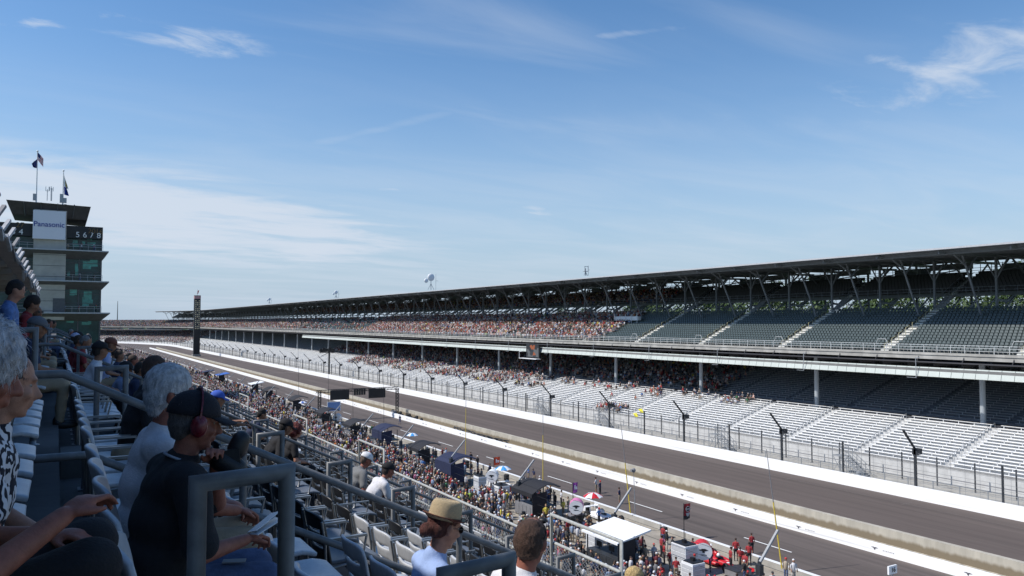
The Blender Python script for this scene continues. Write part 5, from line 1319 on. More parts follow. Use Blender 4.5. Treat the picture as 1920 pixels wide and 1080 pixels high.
tank(1081, 985, m_white, mat('pink paint',(.65,.2,.4),.5), 'fuel tank with pink drum and white disc below the purple flag', .68, 1.8)
tank(923, 922, m_white, m_white, 'white fuel tank beside the blue and white umbrella', .68, 1.8)
tank(840, 888, m_white, m_blue, 'fuel tank with blue drum left of the navy canopy', .6, 1.6)
tank(632, 800, m_white, m_white, 'small white fuel tank behind the guard frame', .7, 1.7)
def cabinet(px, py, m, lab, w=1.0, d=1.3, h=1.7):
    p = G(px, py); x0, y0 = p.x, p.y; t = thing('tool_cabinet', (x0,y0,0), lab, 'cabinet', 'tool cabinets standing in the pits'); LM.append((x0, y0, lab))
    mb = MB(); mb.box(x0-w/2, x0+w/2, y0-d/2, y0+d/2, .12, h); mb.build('body', m, t)
    mb = MB()
    for i in range(5): z = .2+i*(h-.3)/5; mb.box(x0-w/2-.02, x0-w/2-.002, y0-d/2+.06, y0+d/2-.06, z, z+(h-.3)/5-.05); mb.box(x0-w/2+.06, x0+w/2-.06, y0-d/2-.02, y0-d/2-.002, z, z+(h-.3)/5-.05)
    mb.build('drawers', mat('drawer grey', (.5,.51,.53), .4), t)
    mb = MB(); mb.box(x0-w/2+.1, x0+w/2-.1, y0-d/2+.1, y0+d/2-.1, h, h+.08); mb.box(x0-.1, x0+.15, y0-.1, y0+.2, h+.08, h+.3); mb.build('top_tray', m_black, t)
    for sx in (-1,1):
        for sy in (-1,1): mb = MB(); mb.tube([(x0+sx*w*.4-.03,y0+sy*d*.4,.07),(x0+sx*w*.4+.03,y0+sy*d*.4,.07)], .07, 8); mb.build('caster', m_rubber, t)
cabinet(1284, 1076, m_white, 'tall white tool cabinet in front of the red crew', 1.3, 1.6, 2.3)
cabinet(1300, 1100, m_white, 'white two-window cabinet at the bottom edge beside the red-drum tank', 1.2, 1.2, 1.8)
cabinet(900, 930, m_white, 'tall white cabinet left of the round white tank', 1.0, 1.2, 2.2)
cabinet(939, 930, m_white, 'low white box cabinet right of the round white tank', 1.4, 1.5, 1.2)
cabinet(1115, 1040, m_white, 'white cabinet at the end of the white-canopied stand', .9, 1.2, 2.0)
cabinet(982, 985, m_grey, 'small grey cabinet beside the black canopy', .7, .7, 1.0)
def umbrella(px, py, ma, mb_, lab, h=2.35, r=.9):
    p = G(px, py, h); x0, y0 = p.x, p.y; t = thing('umbrella', (x0,y0,0), lab, 'umbrella', 'team umbrellas held over the pit stalls'); LM.append((x0, y0, lab))
    mb = MB(); n = 8
    for j in range(n):
        mb.cur = j % 2; a0, a1 = 2*PI*j/n, 2*PI*(j+1)/n; am = (a0+a1)/2; top = (x0,y0,h+.35)
        ring = lambda f, z, a, k=1: (x0+r*f*k*math.cos(a), y0+r*f*k*math.sin(a), h+z)
        vs = [top, ring(.55,.23,a0), ring(.55,.25,am), ring(.55,.23,a1), ring(1,-.05,a0), ring(1,0,am,.93), ring(1,-.05,a1)]
        mb.add(vs, [(0,1,2),(0,2,3),(1,4,5,2),(2,5,6,3)]); mb.add([(v[0],v[1],v[2]-.012) for v in vs], [(2,1,0),(3,2,0),(2,5,4,1),(3,6,5,2)])
    mb.build('canopy', [ma, mb_], t, recalc=False)
    mb = MB(); mb.tube([(x0,y0,.0),(x0,y0,h+.45)], .02, 6); mb.build('shaft', m_steel, t)
umbrella(1112, 930, m_white, m_red, 'red and white umbrella beyond the white canopy', r=1.0)
umbrella(943, 879, m_white, mat('sky blue',(.05,.3,.65),.6), 'blue and white umbrella beside the red flag', r=1.0)
umbrella(773, 816, m_white, mat('sky blue',(),.6), 'small blue and white umbrella near the navy canopy')
umbrella(713, 803, m_white, mat('pale green',(.3,.6,.35),.6), 'white and pale green umbrella above the nearer navy canopy')
umbrella(568, 755, m_white, m_blue, 'blue and white umbrella left of the gantry')
def flag(px0, py0, px1, py1, X, lab, mats, logo=None, bend_=0):
    a = AX(px0, py0, X); b = AX(px1, py0, X+.0); w = abs(a.y-b.y); c = AX(px0, py1, X); h = a.z-c.z
    t = thing('pit_flag', (X, a.y, 0), lab, 'flag', 'team flags on poles along the pit wall'); LM.append((X, a.y, lab))
    mb = MB(); mb.tube([(X,a.y,0),(X,a.y,a.z+.1)], .035, 6); mb.build('pole', m_black, t)
    # cloth hangs in the plane across the track so the camera sees it broad
    w = (px1-px0)/FPX*a.y*1.35
    mb = MB(); nn = 8; vs = []
    for i in range(nn+1):
        for j in range(nn+1): u, v = j/nn, i/nn; vs.append((X+u*w, a.y+.07*math.sin(u*6+v*2), a.z-v*h+.06*u))
    kk = len(vs); vs2 = [(x,y+.012,z) for x,y,z in vs]
    for i in range(nn):
        for j in range(nn):
            mb.cur = (len(mats)-1 if (len(mats) > 1 and (i >= nn-2 and (j-nn/2)**2 < (i-nn+3)**2*30)) else 0); q = i*(nn+1)+j
            mb.add([vs[q],vs[q+1],vs[q+nn+2],vs[q+nn+1]], [(3,2,1,0)], True); mb.add([vs2[q],vs2[q+1],vs2[q+nn+2],vs2[q+nn+1]], [(0,1,2,3)], True)
    mb.build('cloth', mats, t, recalc=False)
    mb = MB(); cx, cz = X+w*.5, a.z-h*.3; y = a.y-.1
    if logo:
        mb.tube([(cx,y,cz),(cx,y-.02,cz)], w*.32, 20); mb.cur = 1; mb.tube([(cx,y-.02,cz),(cx,y-.035,cz)], w*.25, 20); mb.cur = 0; mb.box(cx-w*.38,cx+w*.38,y-.05,y-.036,cz-.05,cz+.05); mb.add([(cx-w*.3,y,cz-h*.25),(cx+w*.3,y,cz-h*.25),(cx+w*.2,y,cz-h*.42),(cx,y,cz-h*.5),(cx-w*.2,y,cz-h*.42)], [(0,4,3,2,1)])
        mb.build('emblem', [mat('emblem silver', (.35,.36,.38), .5), m_black], t)
    else:
        mb.box(cx-w*.25,cx-w*.05,y-.01,y,cz-.35,cz+.1); mb.box(cx+w*.02,cx+w*.25,y-.01,y,cz-.35,cz-.05); mb.build('marking', m_white, t)
flag(1282, 946, 1298, 975, 48.6, 'red and black flag with round silver winged emblem', [mat('deep red fabric', (.32,.015,.025), .7), m_blk_fab], 1)
flag(926, 858, 937, 873, 48.6, 'orange-red flag with white marking beside the blue umbrella', [m_orange])
flag(1074, 906, 1084, 925, 48.6, 'purple flag beside the pink fuel tank', [m_purple])
# crew in red around the red car
def racecar(px, py, body, lab, rz=PI/2, s=1.):
    p = G(px, py); t = thing('race_car', (0,0,0), lab, 'racing car'); LM.append((p.x, p.y, lab))
    mb = MB()                                             # length along x, nose at +x
    prof = [(-2.3,.16,.34,.10),(-1.8,.30,.50,.12),(-1.0,.42,.62,.10),(-.4,.46,.60,.06),(.2,.36,.50,.06),(.9,.26,.42,.08),(1.7,.18,.34,.12),(2.4,.10,.24,.14)]
    n = 12; vs = []
    for (x, hw, top, bot) in prof:
        for j in range(n):
            a = 2*PI*j/n; ca, sa = math.cos(a), math.sin(a); vs.append((x, hw*math.copysign(abs(ca)**.7, ca), (top+bot)/2+(top-bot)/2*math.copysign(abs(sa)**.7, sa)))
    mb.add(vs, [(i*n+j, i*n+(j+1)%n, (i+1)*n+(j+1)%n, (i+1)*n+j) for i in range(len(prof)-1) for j in range(n)], True); mb.add(vs[:n], [tuple(range(n))]); mb.add(vs[-n:], [tuple(reversed(range(n)))])
    mb.build('body', body, t)
    for s_ in (-1, 1):
        mb = MB(); mb.ell((-.5, s_*.62, .28), (1.1,.28,.2), 14, 8); mb.build('sidepod', body, t)
    mb = MB(); mb.ell((-.75,0,.72), (.55,.14,.24), 14, 8); mb.build('engine_cover', body, t)
    mb = MB(); mb.ell((-.05,0,.6), (.4,.25,.06), 12, 6); mb.build('cockpit', m_black, t)
    mb = MB(); mb.ell((-.15,0,.72), (.15,.13,.15), 12, 8); mb.build('helmet', m_white, t)
    mb = MB(); mb.tube([(-.35,0,.95),(.0,0,.97)], .02, 5)
    mb.box(2.0,2.6,-.9,.9,.10,.13); mb.box(2.1,2.6,-.92,-.88,.1,.3); mb.box(2.1,2.6,.88,.92,.1,.3); mb.build('front_wing', body, t)
    mb = MB(); mb.box(-2.6,-2.1,-.8,.8,.85,.89); mb.box(-2.65,-2.0,-.82,-.79,.5,1.0); mb.box(-2.65,-2.0,.79,.82,.5,1.0); mb.beam((-2.3,0,.3),(-2.35,0,.86),.1,.1); mb.build('rear_wing', m_black if body is m_red else body, t)
    for x, wd in ((1.55,.28),(-1.6,.36)):
        for s_ in (-1, 1):
            mb = MB(); y = s_*.88; mb.lathe([(.14,-wd/2),(.30,-wd/2),(.335,-wd/2+.05),(.335,wd/2-.05),(.30,wd/2),(.14,wd/2)], (x,y,.335), 22, 'y'); w_ = mb.build('wheel', m_rubber, t)
            mb = MB(); mb.lathe([(0,-wd/2+.03),(.15,-wd/2+.02),(.15,wd/2-.02),(0,wd/2-.03)], (x,y,.335), 14, 'y'); o = mb.build('rim', m_steel); o.parent = w_; adopt(w_, o)
    for sx in (1.55,):
        for s_ in (-1,1): mb = MB(); mb.tube([(sx+.2,s_*.15,.35),(sx,s_*.8,.34),(sx-.3,s_*.15,.35)], .02, 5); mb.build('wishbone', m_black, t)
    mb = MB(); mb.tube([(-.75,-.145,.74),(-.75,-.16,.74)], .14, 14); mb.tube([(-.75,.145,.74),(-.75,.16,.74)], .14, 14); mb.tube([(.9,0,.425),(.9,0,.435)], .15, 14); mb.build('roundel', m_white, t)
    t.location = (p.x, p.y, .01); t.rotation_euler = (0,0,rz); t.scale = (s,)*3; return t
racecar(1350, 1060, m_red, 'red open-wheel racing car with white roundels among the red crew', R(-92), 1.05)
racecar(960, 925, m_white, 'white racing car partly hidden beside the blue and white umbrella', R(-90))
racecar(1133, 975, m_white, 'white racing car covered by its crew beyond the white canopy', R(-90))
CREW = [(1240,1045,0),(1246,1058,0),(1310,1068,1),(1333,1062,2),(1380,1052,0),(1389,1066,5),(1405,1060,0),(1410,1038,0),(1272,1058,3),(1268,1090,1),(1240,1100,0),(1243,1022,2),(1257,1070,5),(1300,1050,0),(1370,1070,0),(1396,1080,5),(1302,1084,3)]
for i, (px, py, v) in enumerate(CREW):
    p = G(px, py); put_person(p.x, p.y, v, 'red', None, 'crew member in red %s, %s crew member from the left' % (VAR[v][1].replace('both hands raised to the chest', 'hands raised'), ordw(sorted(CREW).index((px,py,v)))), 'red-shirted crew round the red car')
for i, (px, py, v, c, l) in enumerate([(1052,950,0,'white','person in white shirt and dark trousers walking behind the pit wall'),(1041,956,0,'black','person in black suit beside the walker in the white shirt'),(1118,925,1,'white','person in white overalls under the red and white umbrella'),(1125,930,3,'dark blue','person in blue shirt under the red and white umbrella'),(1123,985,3,'bright blue','person in bright blue shirt beside the white racing car'),(883,872,0,'black','person in black standing alone on the pit lane edge beyond the navy canopy'),(1162,945,1,'dark blue','person in blue leaning over behind the white canopy'),(991,902,1,'bright blue','crew member in blue and white behind the black canopy'),(1002,905,5,'dark blue','second crew member in blue behind the black canopy'),(940,985,2,'yellow','person in yellow shirt in the gap between the stands'),(998,1000,3,'bright blue','person in red cap and bright blue shirt beside the black canopy'),(938,962,0,'pale blue','person in pale blue shirt above the yellow-shirted one'),(1065,1010,0,'red','person in red shirt seen between the guard frame bars'),(750,795,2,'dark blue','person in dark clothes in pit lane near the gantry foot'),(747,857,0,'green','person in green top among the crowd below the navy canopy')]):
    p = G(px, py); put_person(p.x, p.y, v, c, None, l, 'people singled out in the pits')
tz = [(AY(100, py, 205.).z, n) for py, n in ((470,'upper'), (527,'middle'), (586,'lower'))]
for zz, nm in tz:
    for i in range(5): x_ = AY(75+i*26+rc.uniform(-6,6), 500, 205.).x; put_person(x_, 204.2, None, None, None, 'person on the %s tower balcony, %s from the left' % (nm, ordw(i)), 'people on the tower balconies', 1.0, zz+.05)
# crowd between the terrace and the pit fence
def density(y): return .42 if y < 75 else .36
n_ind = 300-len(NPEOPLE)
cand = []
tries = 0
occ = [(l[0], l[1]) for l in LM]
while tries < 8500:
    tries += 1
    x = rc.triangular(27, 46, 38) if rc.random() < .8 else rc.uniform(24, 48); y = 14+rc.random()**1.35*480
    if any(abs(x-a) < 1.9 and abs(y-b) < 2.6 for a, b in occ): continue
    if 30.5 < x < 32.5 and rc.random() < .75: continue
    if x > 42 and rc.random() < .45: continue
    if any(abs(x-c[0]) < .45 and abs(y-c[1]) < .5 for c in cand[-400:]): continue
    px = 960+FPX*math.tan(math.atan2(x, y)-YAW)
    if px > 1500 and x < 40 or px < 200: continue
    cand.append((x, y))
cand.sort(key=lambda c: c[0]*.5075+c[1]*.8616)
cand = [c for c in cand if 960+FPX*math.tan(math.atan2(c[0], c[1])-YAW) < 1560]
near = [c for c in cand if rc.random() < .8][:n_ind]; ns = set(near); dmax = max(c[0]*.5075+c[1]*.8616 for c in near)
for x, y in near: put_person(x, y)
rest = [c for c in cand if c not in ns and c[0]*.5075+c[1]*.8616 > dmax*.99]
# labels: what they wear, what they do, and what they stand near
from collections import defaultdict
gr = defaultdict(list)
for o, cn, v, auto in NPEOPLE:
    if auto:
        lm = min(LM, key=lambda l: (l[0]-o.location.x)**2+(l[1]-o.location.y)**2)
        gr[(cn, v[1], v[2], v[3], lm[2])].append(o)
SH = {}
def shortlm(l):
    if 'fifteenth' in l: return l
    T_ = (('between the two navy','black canopy between navy ones'),('nearest the gantry','low black canopy by gantry'),('flat white canopy, nearest','flat white canopy'),('black fabric canopy','black canopy'),('navy canopy behind the red','navy canopy behind red flag'),('arched navy canopy nearer','navy canopy nearer gantry'),('right of the small lit','black canopy before gantry'),('left of the gantry','small canopy left of gantry') ,('dark canopy in the distant','distant dark canopy'),('distant timing stand with white','distant white canopy'),('blue canopy and white cabinet','distant blue canopy'),('farthest timing stand','farthest canopy'),
     ('red drum','red drum tank'),('pink drum','pink drum tank'),('white fuel tank beside','round white tank'),('blue drum','blue drum tank'),('small white fuel','small white tank'),('in front of the red crew','tall cabinet by red crew'),('two-window','two window cabinet'),('left of the round','tall white cabinet'),('low white box','low white box'),('white cabinet at the end','cabinet by flat canopy'),('small grey cabinet','small grey cabinet'),
     ('red and white umbrella','red white umbrella'),('white umbrella beside the red','blue umbrella by flag'),('small blue and white umb','small blue umbrella'),('pale green umb','pale green umbrella'),('blue and white umbrella left','blue umbrella left of gantry'),('silver winged','red and black flag'),('orange-red flag','orange flag'),('purple flag','purple flag'),('red open-wheel','red racing car'),('white racing car partly','white car by blue umbrella'),('white racing car covered','white car by flat canopy'))
    for a, b in T_:
        if a in l: return b
    return ' '.join(l.split()[:4])
for key, os_ in gr.items():
    os_.sort(key=lambda o: math.atan2(o.location.x, o.location.y))
    lm = shortlm(key[4])
    for i, o in enumerate(os_):
        hd_ = key[3].replace('in a ', '').replace('with ', ''); pos = '' if len(os_) == 1 else ', '+ordw(i).replace('-', ' ')+' from left'
        o['label'] = '%s shirt, %s, %s, near %s%s' % (key[0], key[2], hd_, lm, pos)
# ---------------------------------------------------------------- crowds nobody could count
m_crowd = attr_mat('crowd colours')
PALC = np.array([p[1] for p in PAL]); PW = np.array([p[2] for p in PAL]); PW = PW/PW.sum()
def crowd(name, lab, pts, seated, red=0., bright=1.):
    """one mesh of low-detail figures: pts rows are x, y, z, heading"""
    b = MB(); tagc = []
    def q(fn, c): 
        n0 = len(b.f); fn(); tagc.extend([c]*(len(b.f)-n0))
    if seated:
        q(lambda: b.cap((0,0,.5),(.06,0,.92),.15,.16,7,2), 0); q(lambda: b.ell((.1,0,1.22),(.10,.09,.125),7,5), 2); q(lambda: b.ell((.09,0,1.27),(.112,.1,.09),6,3), 3)
        for s in (-1,1): q(lambda: b.cap((.02,.1*s,.5),(.42,.11*s,.5),.08,.06,5,1), 1); q(lambda: b.cap((.42,.11*s,.48),(.4,.11*s,.1),.055,.05,5,1), 1); q(lambda: b.cap((.05,.2*s,.92),(.2,.22*s,.66),.05,.04,5,1), 0); q(lambda: b.cap((.2,.22*s,.66),(.38,.1*s,.6),.04,.035,5,1), 2)
    else:
        q(lambda: b.cap((0,0,.98),(.02,0,1.36),.15,.17,7,2), 0); q(lambda: b.ell((.04,0,1.64),(.10,.09,.125),7,5), 2); q(lambda: b.ell((.02,0,1.70),(.112,.1,.09),6,3), 3)
        for s in (-1,1): q(lambda: b.cap((0,.09*s,.9),(.02*s,.1*s,.06),.085,.055,5,1), 1); q(lambda: b.cap((.02,.21*s,1.38),(.05,.25*s,1.1),.05,.04,5,1), 0); q(lambda: b.cap((.05,.25*s,1.1),(.16,.22*s,.88),.04,.035,5,1), 2)
    V = np.array(b.v); tagc = np.array(tagc); n = len(pts); nv = len(V)
    pts = np.array(pts); c, s = np.cos(pts[:,3]), np.sin(pts[:,3]); sc_ = rng.uniform(.93, 1.07, n)
    X = (V[None,:,0]*c[:,None]-V[None,:,1]*s[:,None])*sc_[:,None]+pts[:,0:1]; Yv = (V[None,:,0]*s[:,None]+V[None,:,1]*c[:,None])*sc_[:,None]+pts[:,1:2]; Z = V[None,:,2]*sc_[:,None]+pts[:,2:3]
    co = np.stack([X, Yv, Z], 2).reshape(-1, 3)
    lens = np.array([len(f) for f in b.f]); fl = np.concatenate([np.array(f) for f in b.f])
    me = bpy.data.meshes.new(name); me.vertices.add(n*nv); me.vertices.foreach_set('co', co.ravel())
    loops = (fl[None,:]+(np.arange(n)*nv)[:,None]).ravel(); me.loops.add(len(loops)); me.loops.foreach_set('vertex_index', loops.astype(np.int32))
    L_ = np.tile(lens, n); me.polygons.add(len(L_)); st = np.concatenate([[0], np.cumsum(L_)[:-1]]); me.polygons.foreach_set('loop_start', st.astype(np.int32)); me.polygons.foreach_set('loop_total', L_.astype(np.int32))
    sh = PALC[rng.choice(len(PAL), n, p=PW)]*bright
    if red: m_ = rng.random(n) < red; sh[m_] = np.array([[.42,.16,.10],[.42,.05,.05],[.7,.7,.7],[.62,.42,.36]])[rng.integers(0,4,m_.sum())]
    pn = np.array([[.02,.02,.03],[.26,.21,.15],[.06,.09,.18],[.42,.4,.36]])[rng.integers(0,4,n)]; sk = np.array([[.5,.28,.2],[.36,.19,.12],[.15,.08,.05]])[rng.choice(3,n,p=[.6,.3,.1])]
    hr = np.array([[.04,.025,.02],[.7,.7,.7],[.3,.2,.1],[.02,.02,.02],[.5,.05,.05],[.55,.45,.3]])[rng.choice(6,n,p=[.3,.25,.1,.15,.08,.12])]
    cols = np.stack([sh, pn, sk, hr], 1)[:, tagc, :].reshape(-1, 3); cols = np.repeat(cols, L_, axis=0); cols = np.concatenate([cols, np.ones((len(cols),1))], 1)
    a = me.color_attributes.new('Col', 'FLOAT_COLOR', 'CORNER'); a.data.foreach_set('color', cols.ravel()); me.materials.append(m_crowd); me.update(calc_edges=True)
    o = bpy.data.objects.new(name, me); COL.objects.link(o); return tag(o, lab, 'crowd', kind='stuff')
crowd('pit_crowd', 'dense distant crowd of people standing in the pits', [(x, y, 0, rng.uniform(-PI, PI)) for x, y in rest]+[(rng.uniform(34,47), rng.uniform(150,600), 0, rng.uniform(-PI,PI)) for i in range(900)], False)
# below our front rail: people on the low bleacher
pts = []
for r in range(9):
    for i in range(150):
        if rng.random() < .5: pts.append((14.5+r*.9+rng.uniform(-.1,.1), 8+i*.8, 3.5-r*.38, rng.normal(0,.3)))
crowd('bleacher_crowd', 'spectators packed on the low bleacher just below our guard rail', pts, True)
t = thing('low_bleacher', (18, 40, 0), 'low bleacher of plank benches just below our guard rail', 'bleacher')
mb = MB(); pr = []
for r in range(9): pr += [(14.2+.9*r, 3.5-.38*r), (15.1+.9*r, 3.5-.38*r)]
pr += [(22.3,0),(14.2,0)]; mb.poly(pr, 4, 135); mb.build('steps', m_pave, t)
mb = MB()
for r in range(9): mb.box(14.3+.9*r, 14.6+.9*r, 4.2, 134.8, 3.5-.38*r+.40, 3.5-.38*r+.45)
mb.build('bench_planks', mat('weathered plank', (.32,.25,.17), .8, .25, 3., stretch=(1,.1,1)), t)
def spectators(px0, px1, D_, dens, rows, tier, edge=None):
    """seats filled between two picture columns, measured at distance D_"""
    def Yof(px): return D_/math.tan(math.atan((px-960)/FPX)+YAW)
    y1, y0 = Yof(px0), Yof(px1); out = []
    for r in rows:
        y = y0
        while y < y1:
            if rng.random() < dens*(edge((y-y0)/(y1-y0), r) if edge else 1):
                if tier == 'u': x, z = 102.7+.85*r+.15, 15.2+.38*r
                elif tier == 'r': x, z = 119.8+.85*r, 23.6+.42*r
                elif tier == 'f': x, z = 92.2+.8*r, 2.1+.26*r
                else: x, z = 107.2+.8*r, 6.2+.26*r
                if y > 650:
                    th = (y-650)/371.; v = Vector((x+269,0,0)); v.rotate(Matrix.Rotation(th,3,'Z').to_euler()); out.append((v.x-269, 650+v.y, z, PI+th+rng.normal(0,.3)))
                else: out.append((x, y, z, PI+rng.normal(0,.35)))
            y += .58 if tier in 'ur' else .62
    return out
def far_tier(y0, y1, rows, dens, tier):
    out = []
    for r in rows:
        for y in np.arange(y0, y1, .6):
            if rng.random() < dens:
                x, z = {'u': (102.8+.85*r, 15.2+.38*r), 'f': (92.2+.8*r, 2.1+.26*r), 'b': (107.2+.8*r, 6.2+.26*r)}[tier]
                if y > 650:
                    th = (y-650)/371.; a = x+269; out.append((-269+a*math.cos(th), 650+a*math.sin(th), z, PI+th))
                else: out.append((x, y, z, PI+rng.normal(0,.3)))
    return out
blk = lambda u, r: 1.0
pu = spectators(690, 1150, 106, .88, range(0, 16), 'u', lambda u, r: .35 if (.24 < u < .275) else (1 if (u > .12 or r > 8) else .85))
pu += spectators(560, 690, 106, .14, range(0, 15), 'u')
pu += far_tier(385, 900, range(0, 15, 2), .62, 'u')
crowd('upper_deck_crowd', 'bright crowd filling the upper deck of the opposite stand', pu, True, red=.3, bright=1.15)
pr_ = spectators(560, 1270, 123, .72, range(0, 8), 'r')
crowd('rear_tier_crowd', 'shadowed crowd on the rear tier under the roof', pr_, True)
pl = spectators(640, 1380, 112, .42, range(0, 22), 'b', lambda u, r: 1 if u > .25 or r < 9 else .6)
pl += spectators(1000, 1385, 100, .30, range(11, 15), 'f', lambda u, r: 1 if math.sin(u*40) > -.1 else .2) + spectators(790, 1290, 100, .12, range(7, 12), 'f', lambda u, r: 1 if math.sin(u*47+r) > .3 else .1)
pl += spectators(660, 1010, 99, .48, range(6, 15), 'f', lambda u, r: 1 if math.sin(u*31+r*.35) > -.35 else .2) + spectators(1138, 1186, 95, .75, range(0, 3), 'f')
pl += far_tier(690, 900, range(0, 20, 2), .5, 'b') + far_tier(690, 900, range(0, 15, 2), .45, 'f')
crowd('lower_deck_crowd', 'scattered crowd on the aluminium benches of the lower deck', pl, True, red=.2)
# ================================================================ gantry across pit lane
def gantry():
    Y = 150.; x0, x1 = 44.7, 60.9; z = 5.75; t = thing('pit_gantry', (x0,Y,0), 'black truss gantry with dark screens across the pit lane', 'gantry')
    def truss(a, b, w, name, n):
        a, b = Vector(a), Vector(b); d = (b-a); mb = MB(); up = Vector((0,0,1)) if abs(d.normalized().z) < .5 else Vector((1,0,0)); s = d.normalized().cross(up).normalized(); u = s.cross(d.normalized())
        cs = [s*w/2+u*w/2, s*w/2-u*w/2, -s*w/2-u*w/2, -s*w/2+u*w/2]
        for c in cs: mb.beam(a+c, b+c, .07, .07)
        for i in range(n):
            p, q = a+d*i/n, a+d*(i+1)/n
            for j in range(4): mb.beam(p+cs[j], q+cs[(j+1)%4], .05, .05); mb.beam(p+cs[j], p+cs[(j+1)%4], .05, .05)
        mb.build(name, m_black, t)
    truss((x0-.6,Y,z), (x1+.3,Y,z), .5, 'cross_truss', 22); truss((x0,Y,0), (x0,Y,z), .5, 'leg', 8); truss((x1,Y,0), (x1,Y,z), .5, 'leg', 8)
    for a, b in ((x0+2.0, x0+5.8), (x0+9.9, x0+13.4)): mb = MB(); mb.box(a, b, Y-.6, Y-.3, z-1.75, z+.15); mb.build('screen', m_black, t)
    for i in range(5): mb = MB(); mb.box(x0+6.9+i*.5, x0+7.2+i*.5, Y-.5, Y-.1, z-1.0, z+.2); mb.build('lamp', m_black, t)
    mb = MB(); mb.box(x1-1.2, x1-.3, Y-.5, Y+.5, 0, 1.1); mb.build('ballast', m_grey, t)
gantry()
# tyres by the gantry foot
def tyres():
    me = MB(); me.lathe([(.16,-.17),(.31,-.17),(.34,-.12),(.34,.12),(.31,.17),(.16,.17),(.16,-.17)], (0,0,0), 18, 'y'); tm = me.mesh('tyre', m_rubber)
    rr = random.Random(5)
    for i in range(11):
        px = 736+i*5.2; p = AX(px, 772+i*1.15, 61.0); o = bpy.data.objects.new('tyre', tm); COL.objects.link(o); o.location = (61.0+rr.uniform(-.3,.3), p.y, .36+(.0 if i % 3 else .35)); o.rotation_euler = (rr.uniform(-.2,.2), rr.uniform(0,1), rr.uniform(.7,1.6)); o.scale = (1.25,1.25,1.25)
        tag(o, 'black racing tyre standing between the pit wall and concrete wall, %s from the gantry' % ordw(i), 'tyre', 'racing tyres behind the pit wall')
tyres()
def hose():
    mb = MB(); pts = []
    a, b = AX(850, 797, 60.9), AX(952, 829, 60.9)
    for k in range(3):
        pts = [Vector((60.9+.25*math.sin(i*1.3+k), a.y+(b.y-a.y)*i/16, .62+.22*math.sin(i*.9+k*2))) for i in range(17)]; mb.tube(pts, .09, 6)
    tag(mb.build('cable_bundle', m_black), 'tangled black cable bundle lying behind the white pit wall', 'cables')
hose()
# ================================================================ crowd-side fence posts with slanted arms
def pit_fence():
    t = thing('pit_fence', (40.5, 40, 0), 'black posts with slanted pale arms along the pit crowd fence', 'fence')
    p = MB(); p.beam((0,0,0),(0,0,3.45),.13,.13,(0,1,0)); p.cur = 1; p.beam((0,0,3.45),(1.75,0,5.3),.13,.16,(0,1,0)); p.cur = 0; p.box(-.25,.1,-.2,.2,2.6,3.3) 
    pm = p.mesh('post', [m_dsteel, mat('sun-glint arm', (.30,.31,.32), .6)])  # arms coloured paler than the posts to imitate sun glint
    for k in range(-2, 34): share('post', pm, t, (40.5, 67.3+15.45*k, 0))
    mb = MB()
    for z in (.9, 1.7, 2.5, 3.3): mb.beam((40.5,30,z),(40.5,560,z),.02,.02)
    mb.build('wire', m_dsteel, t)
pit_fence()
def mast(px0, py0, px1, py1, X, lab, m=m_yel, m2=None, r=.055):
    a = AX(px0, py0, X); t = thing('telescopic_mast', (a.x,a.y,a.z), lab, 'mast', 'slender masts in the pits'); b = AX(px1, py1, X-.3)
    a.z = max(a.z, 0); mid = a.lerp(b, .55)
    mb = MB(); mb.tube([a, mid], r, 6, r*.85); mb.build('lower_section', m, t); mb = MB(); mb.tube([mid, b], r*.7, 6, r*.4); mb.build('upper_section', m2 or m_grey, t)
mast(1466, 1066, 1437, 842, 48.5, 'tall yellow mast nearest the right side')
mast(1182, 962, 1164, 792, 48.5, 'tall yellow mast standing beside the white canopy')
mast(1018, 915, 1018, 735, 48.5, 'tall yellow mast standing behind the black canopy', r=.05)
mast(873, 855, 874, 692, 48.5, 'tall yellow mast behind the navy canopy', r=.045)
for i, (a, b, c) in enumerate(((720,818,700),(662,790,680),(616,772,650),(560,745,640))): mast(a, b, a-1, c, 48.5, 'faint thin mast near the gantry, %s from the right' % ordw(i), m_dsteel, m_dsteel, .035)
mast(1191, 963, 1188, 882, 46.5, 'pale mast with a small camera on top of the white canopy', m_steel, m_steel, .05)
p = AX(1188, 882, 46.2); mb = MB(); mb.ell(p, (.2,.2,.22), 10, 6); mb.box(p.x-.3,p.x+.1,p.y-.12,p.y+.12,p.z-.1,p.z+.12); tag(mb.build('robotic_camera', m_grey), 'small round camera on the pale mast above the white canopy', 'camera')
# low pit wall beside the stalls, barriers
def stall_wall():
    mb = MB(); mb.box(48.7, 49.0, -40, 620, 0, .55); mb.cur = 1; mb.box(48.68, 49.02, -40, 620, .55, .6); tag(mb.build('stall_wall', [m_conc, m_white]), 'low concrete wall with pale top between pit stalls and pit lane', 'wall')
    t = thing('crowd_barrier', (31.2,40,0), 'long grey pipe barrier through the middle of the pit crowd', 'barrier'); mb = MB()
    for z in (.35,.7,1.05): mb.beam((33.0,14,z),(33.0,300,z),.035,.035)
    for i in range(96): mb.beam((33.0,14+i*3,0),(33.0,14+i*3,1.07),.045,.045,(0,1,0))
    mb.build('rails', m_steel, t)
    mb = MB()
    for x in (30.6, 31.6): mb.box(x, x+.35, 10, 300, .38, .43)
    for i in range(60): mb.box(30.7, 31.9, 12+i*5, 12.1+i*5, 0, .38)
    tag(mb.build('plank_walk', mat('weathered plank', (), .8)), 'brown plank benches running through the pit crowd area', 'bench')
stall_wall()
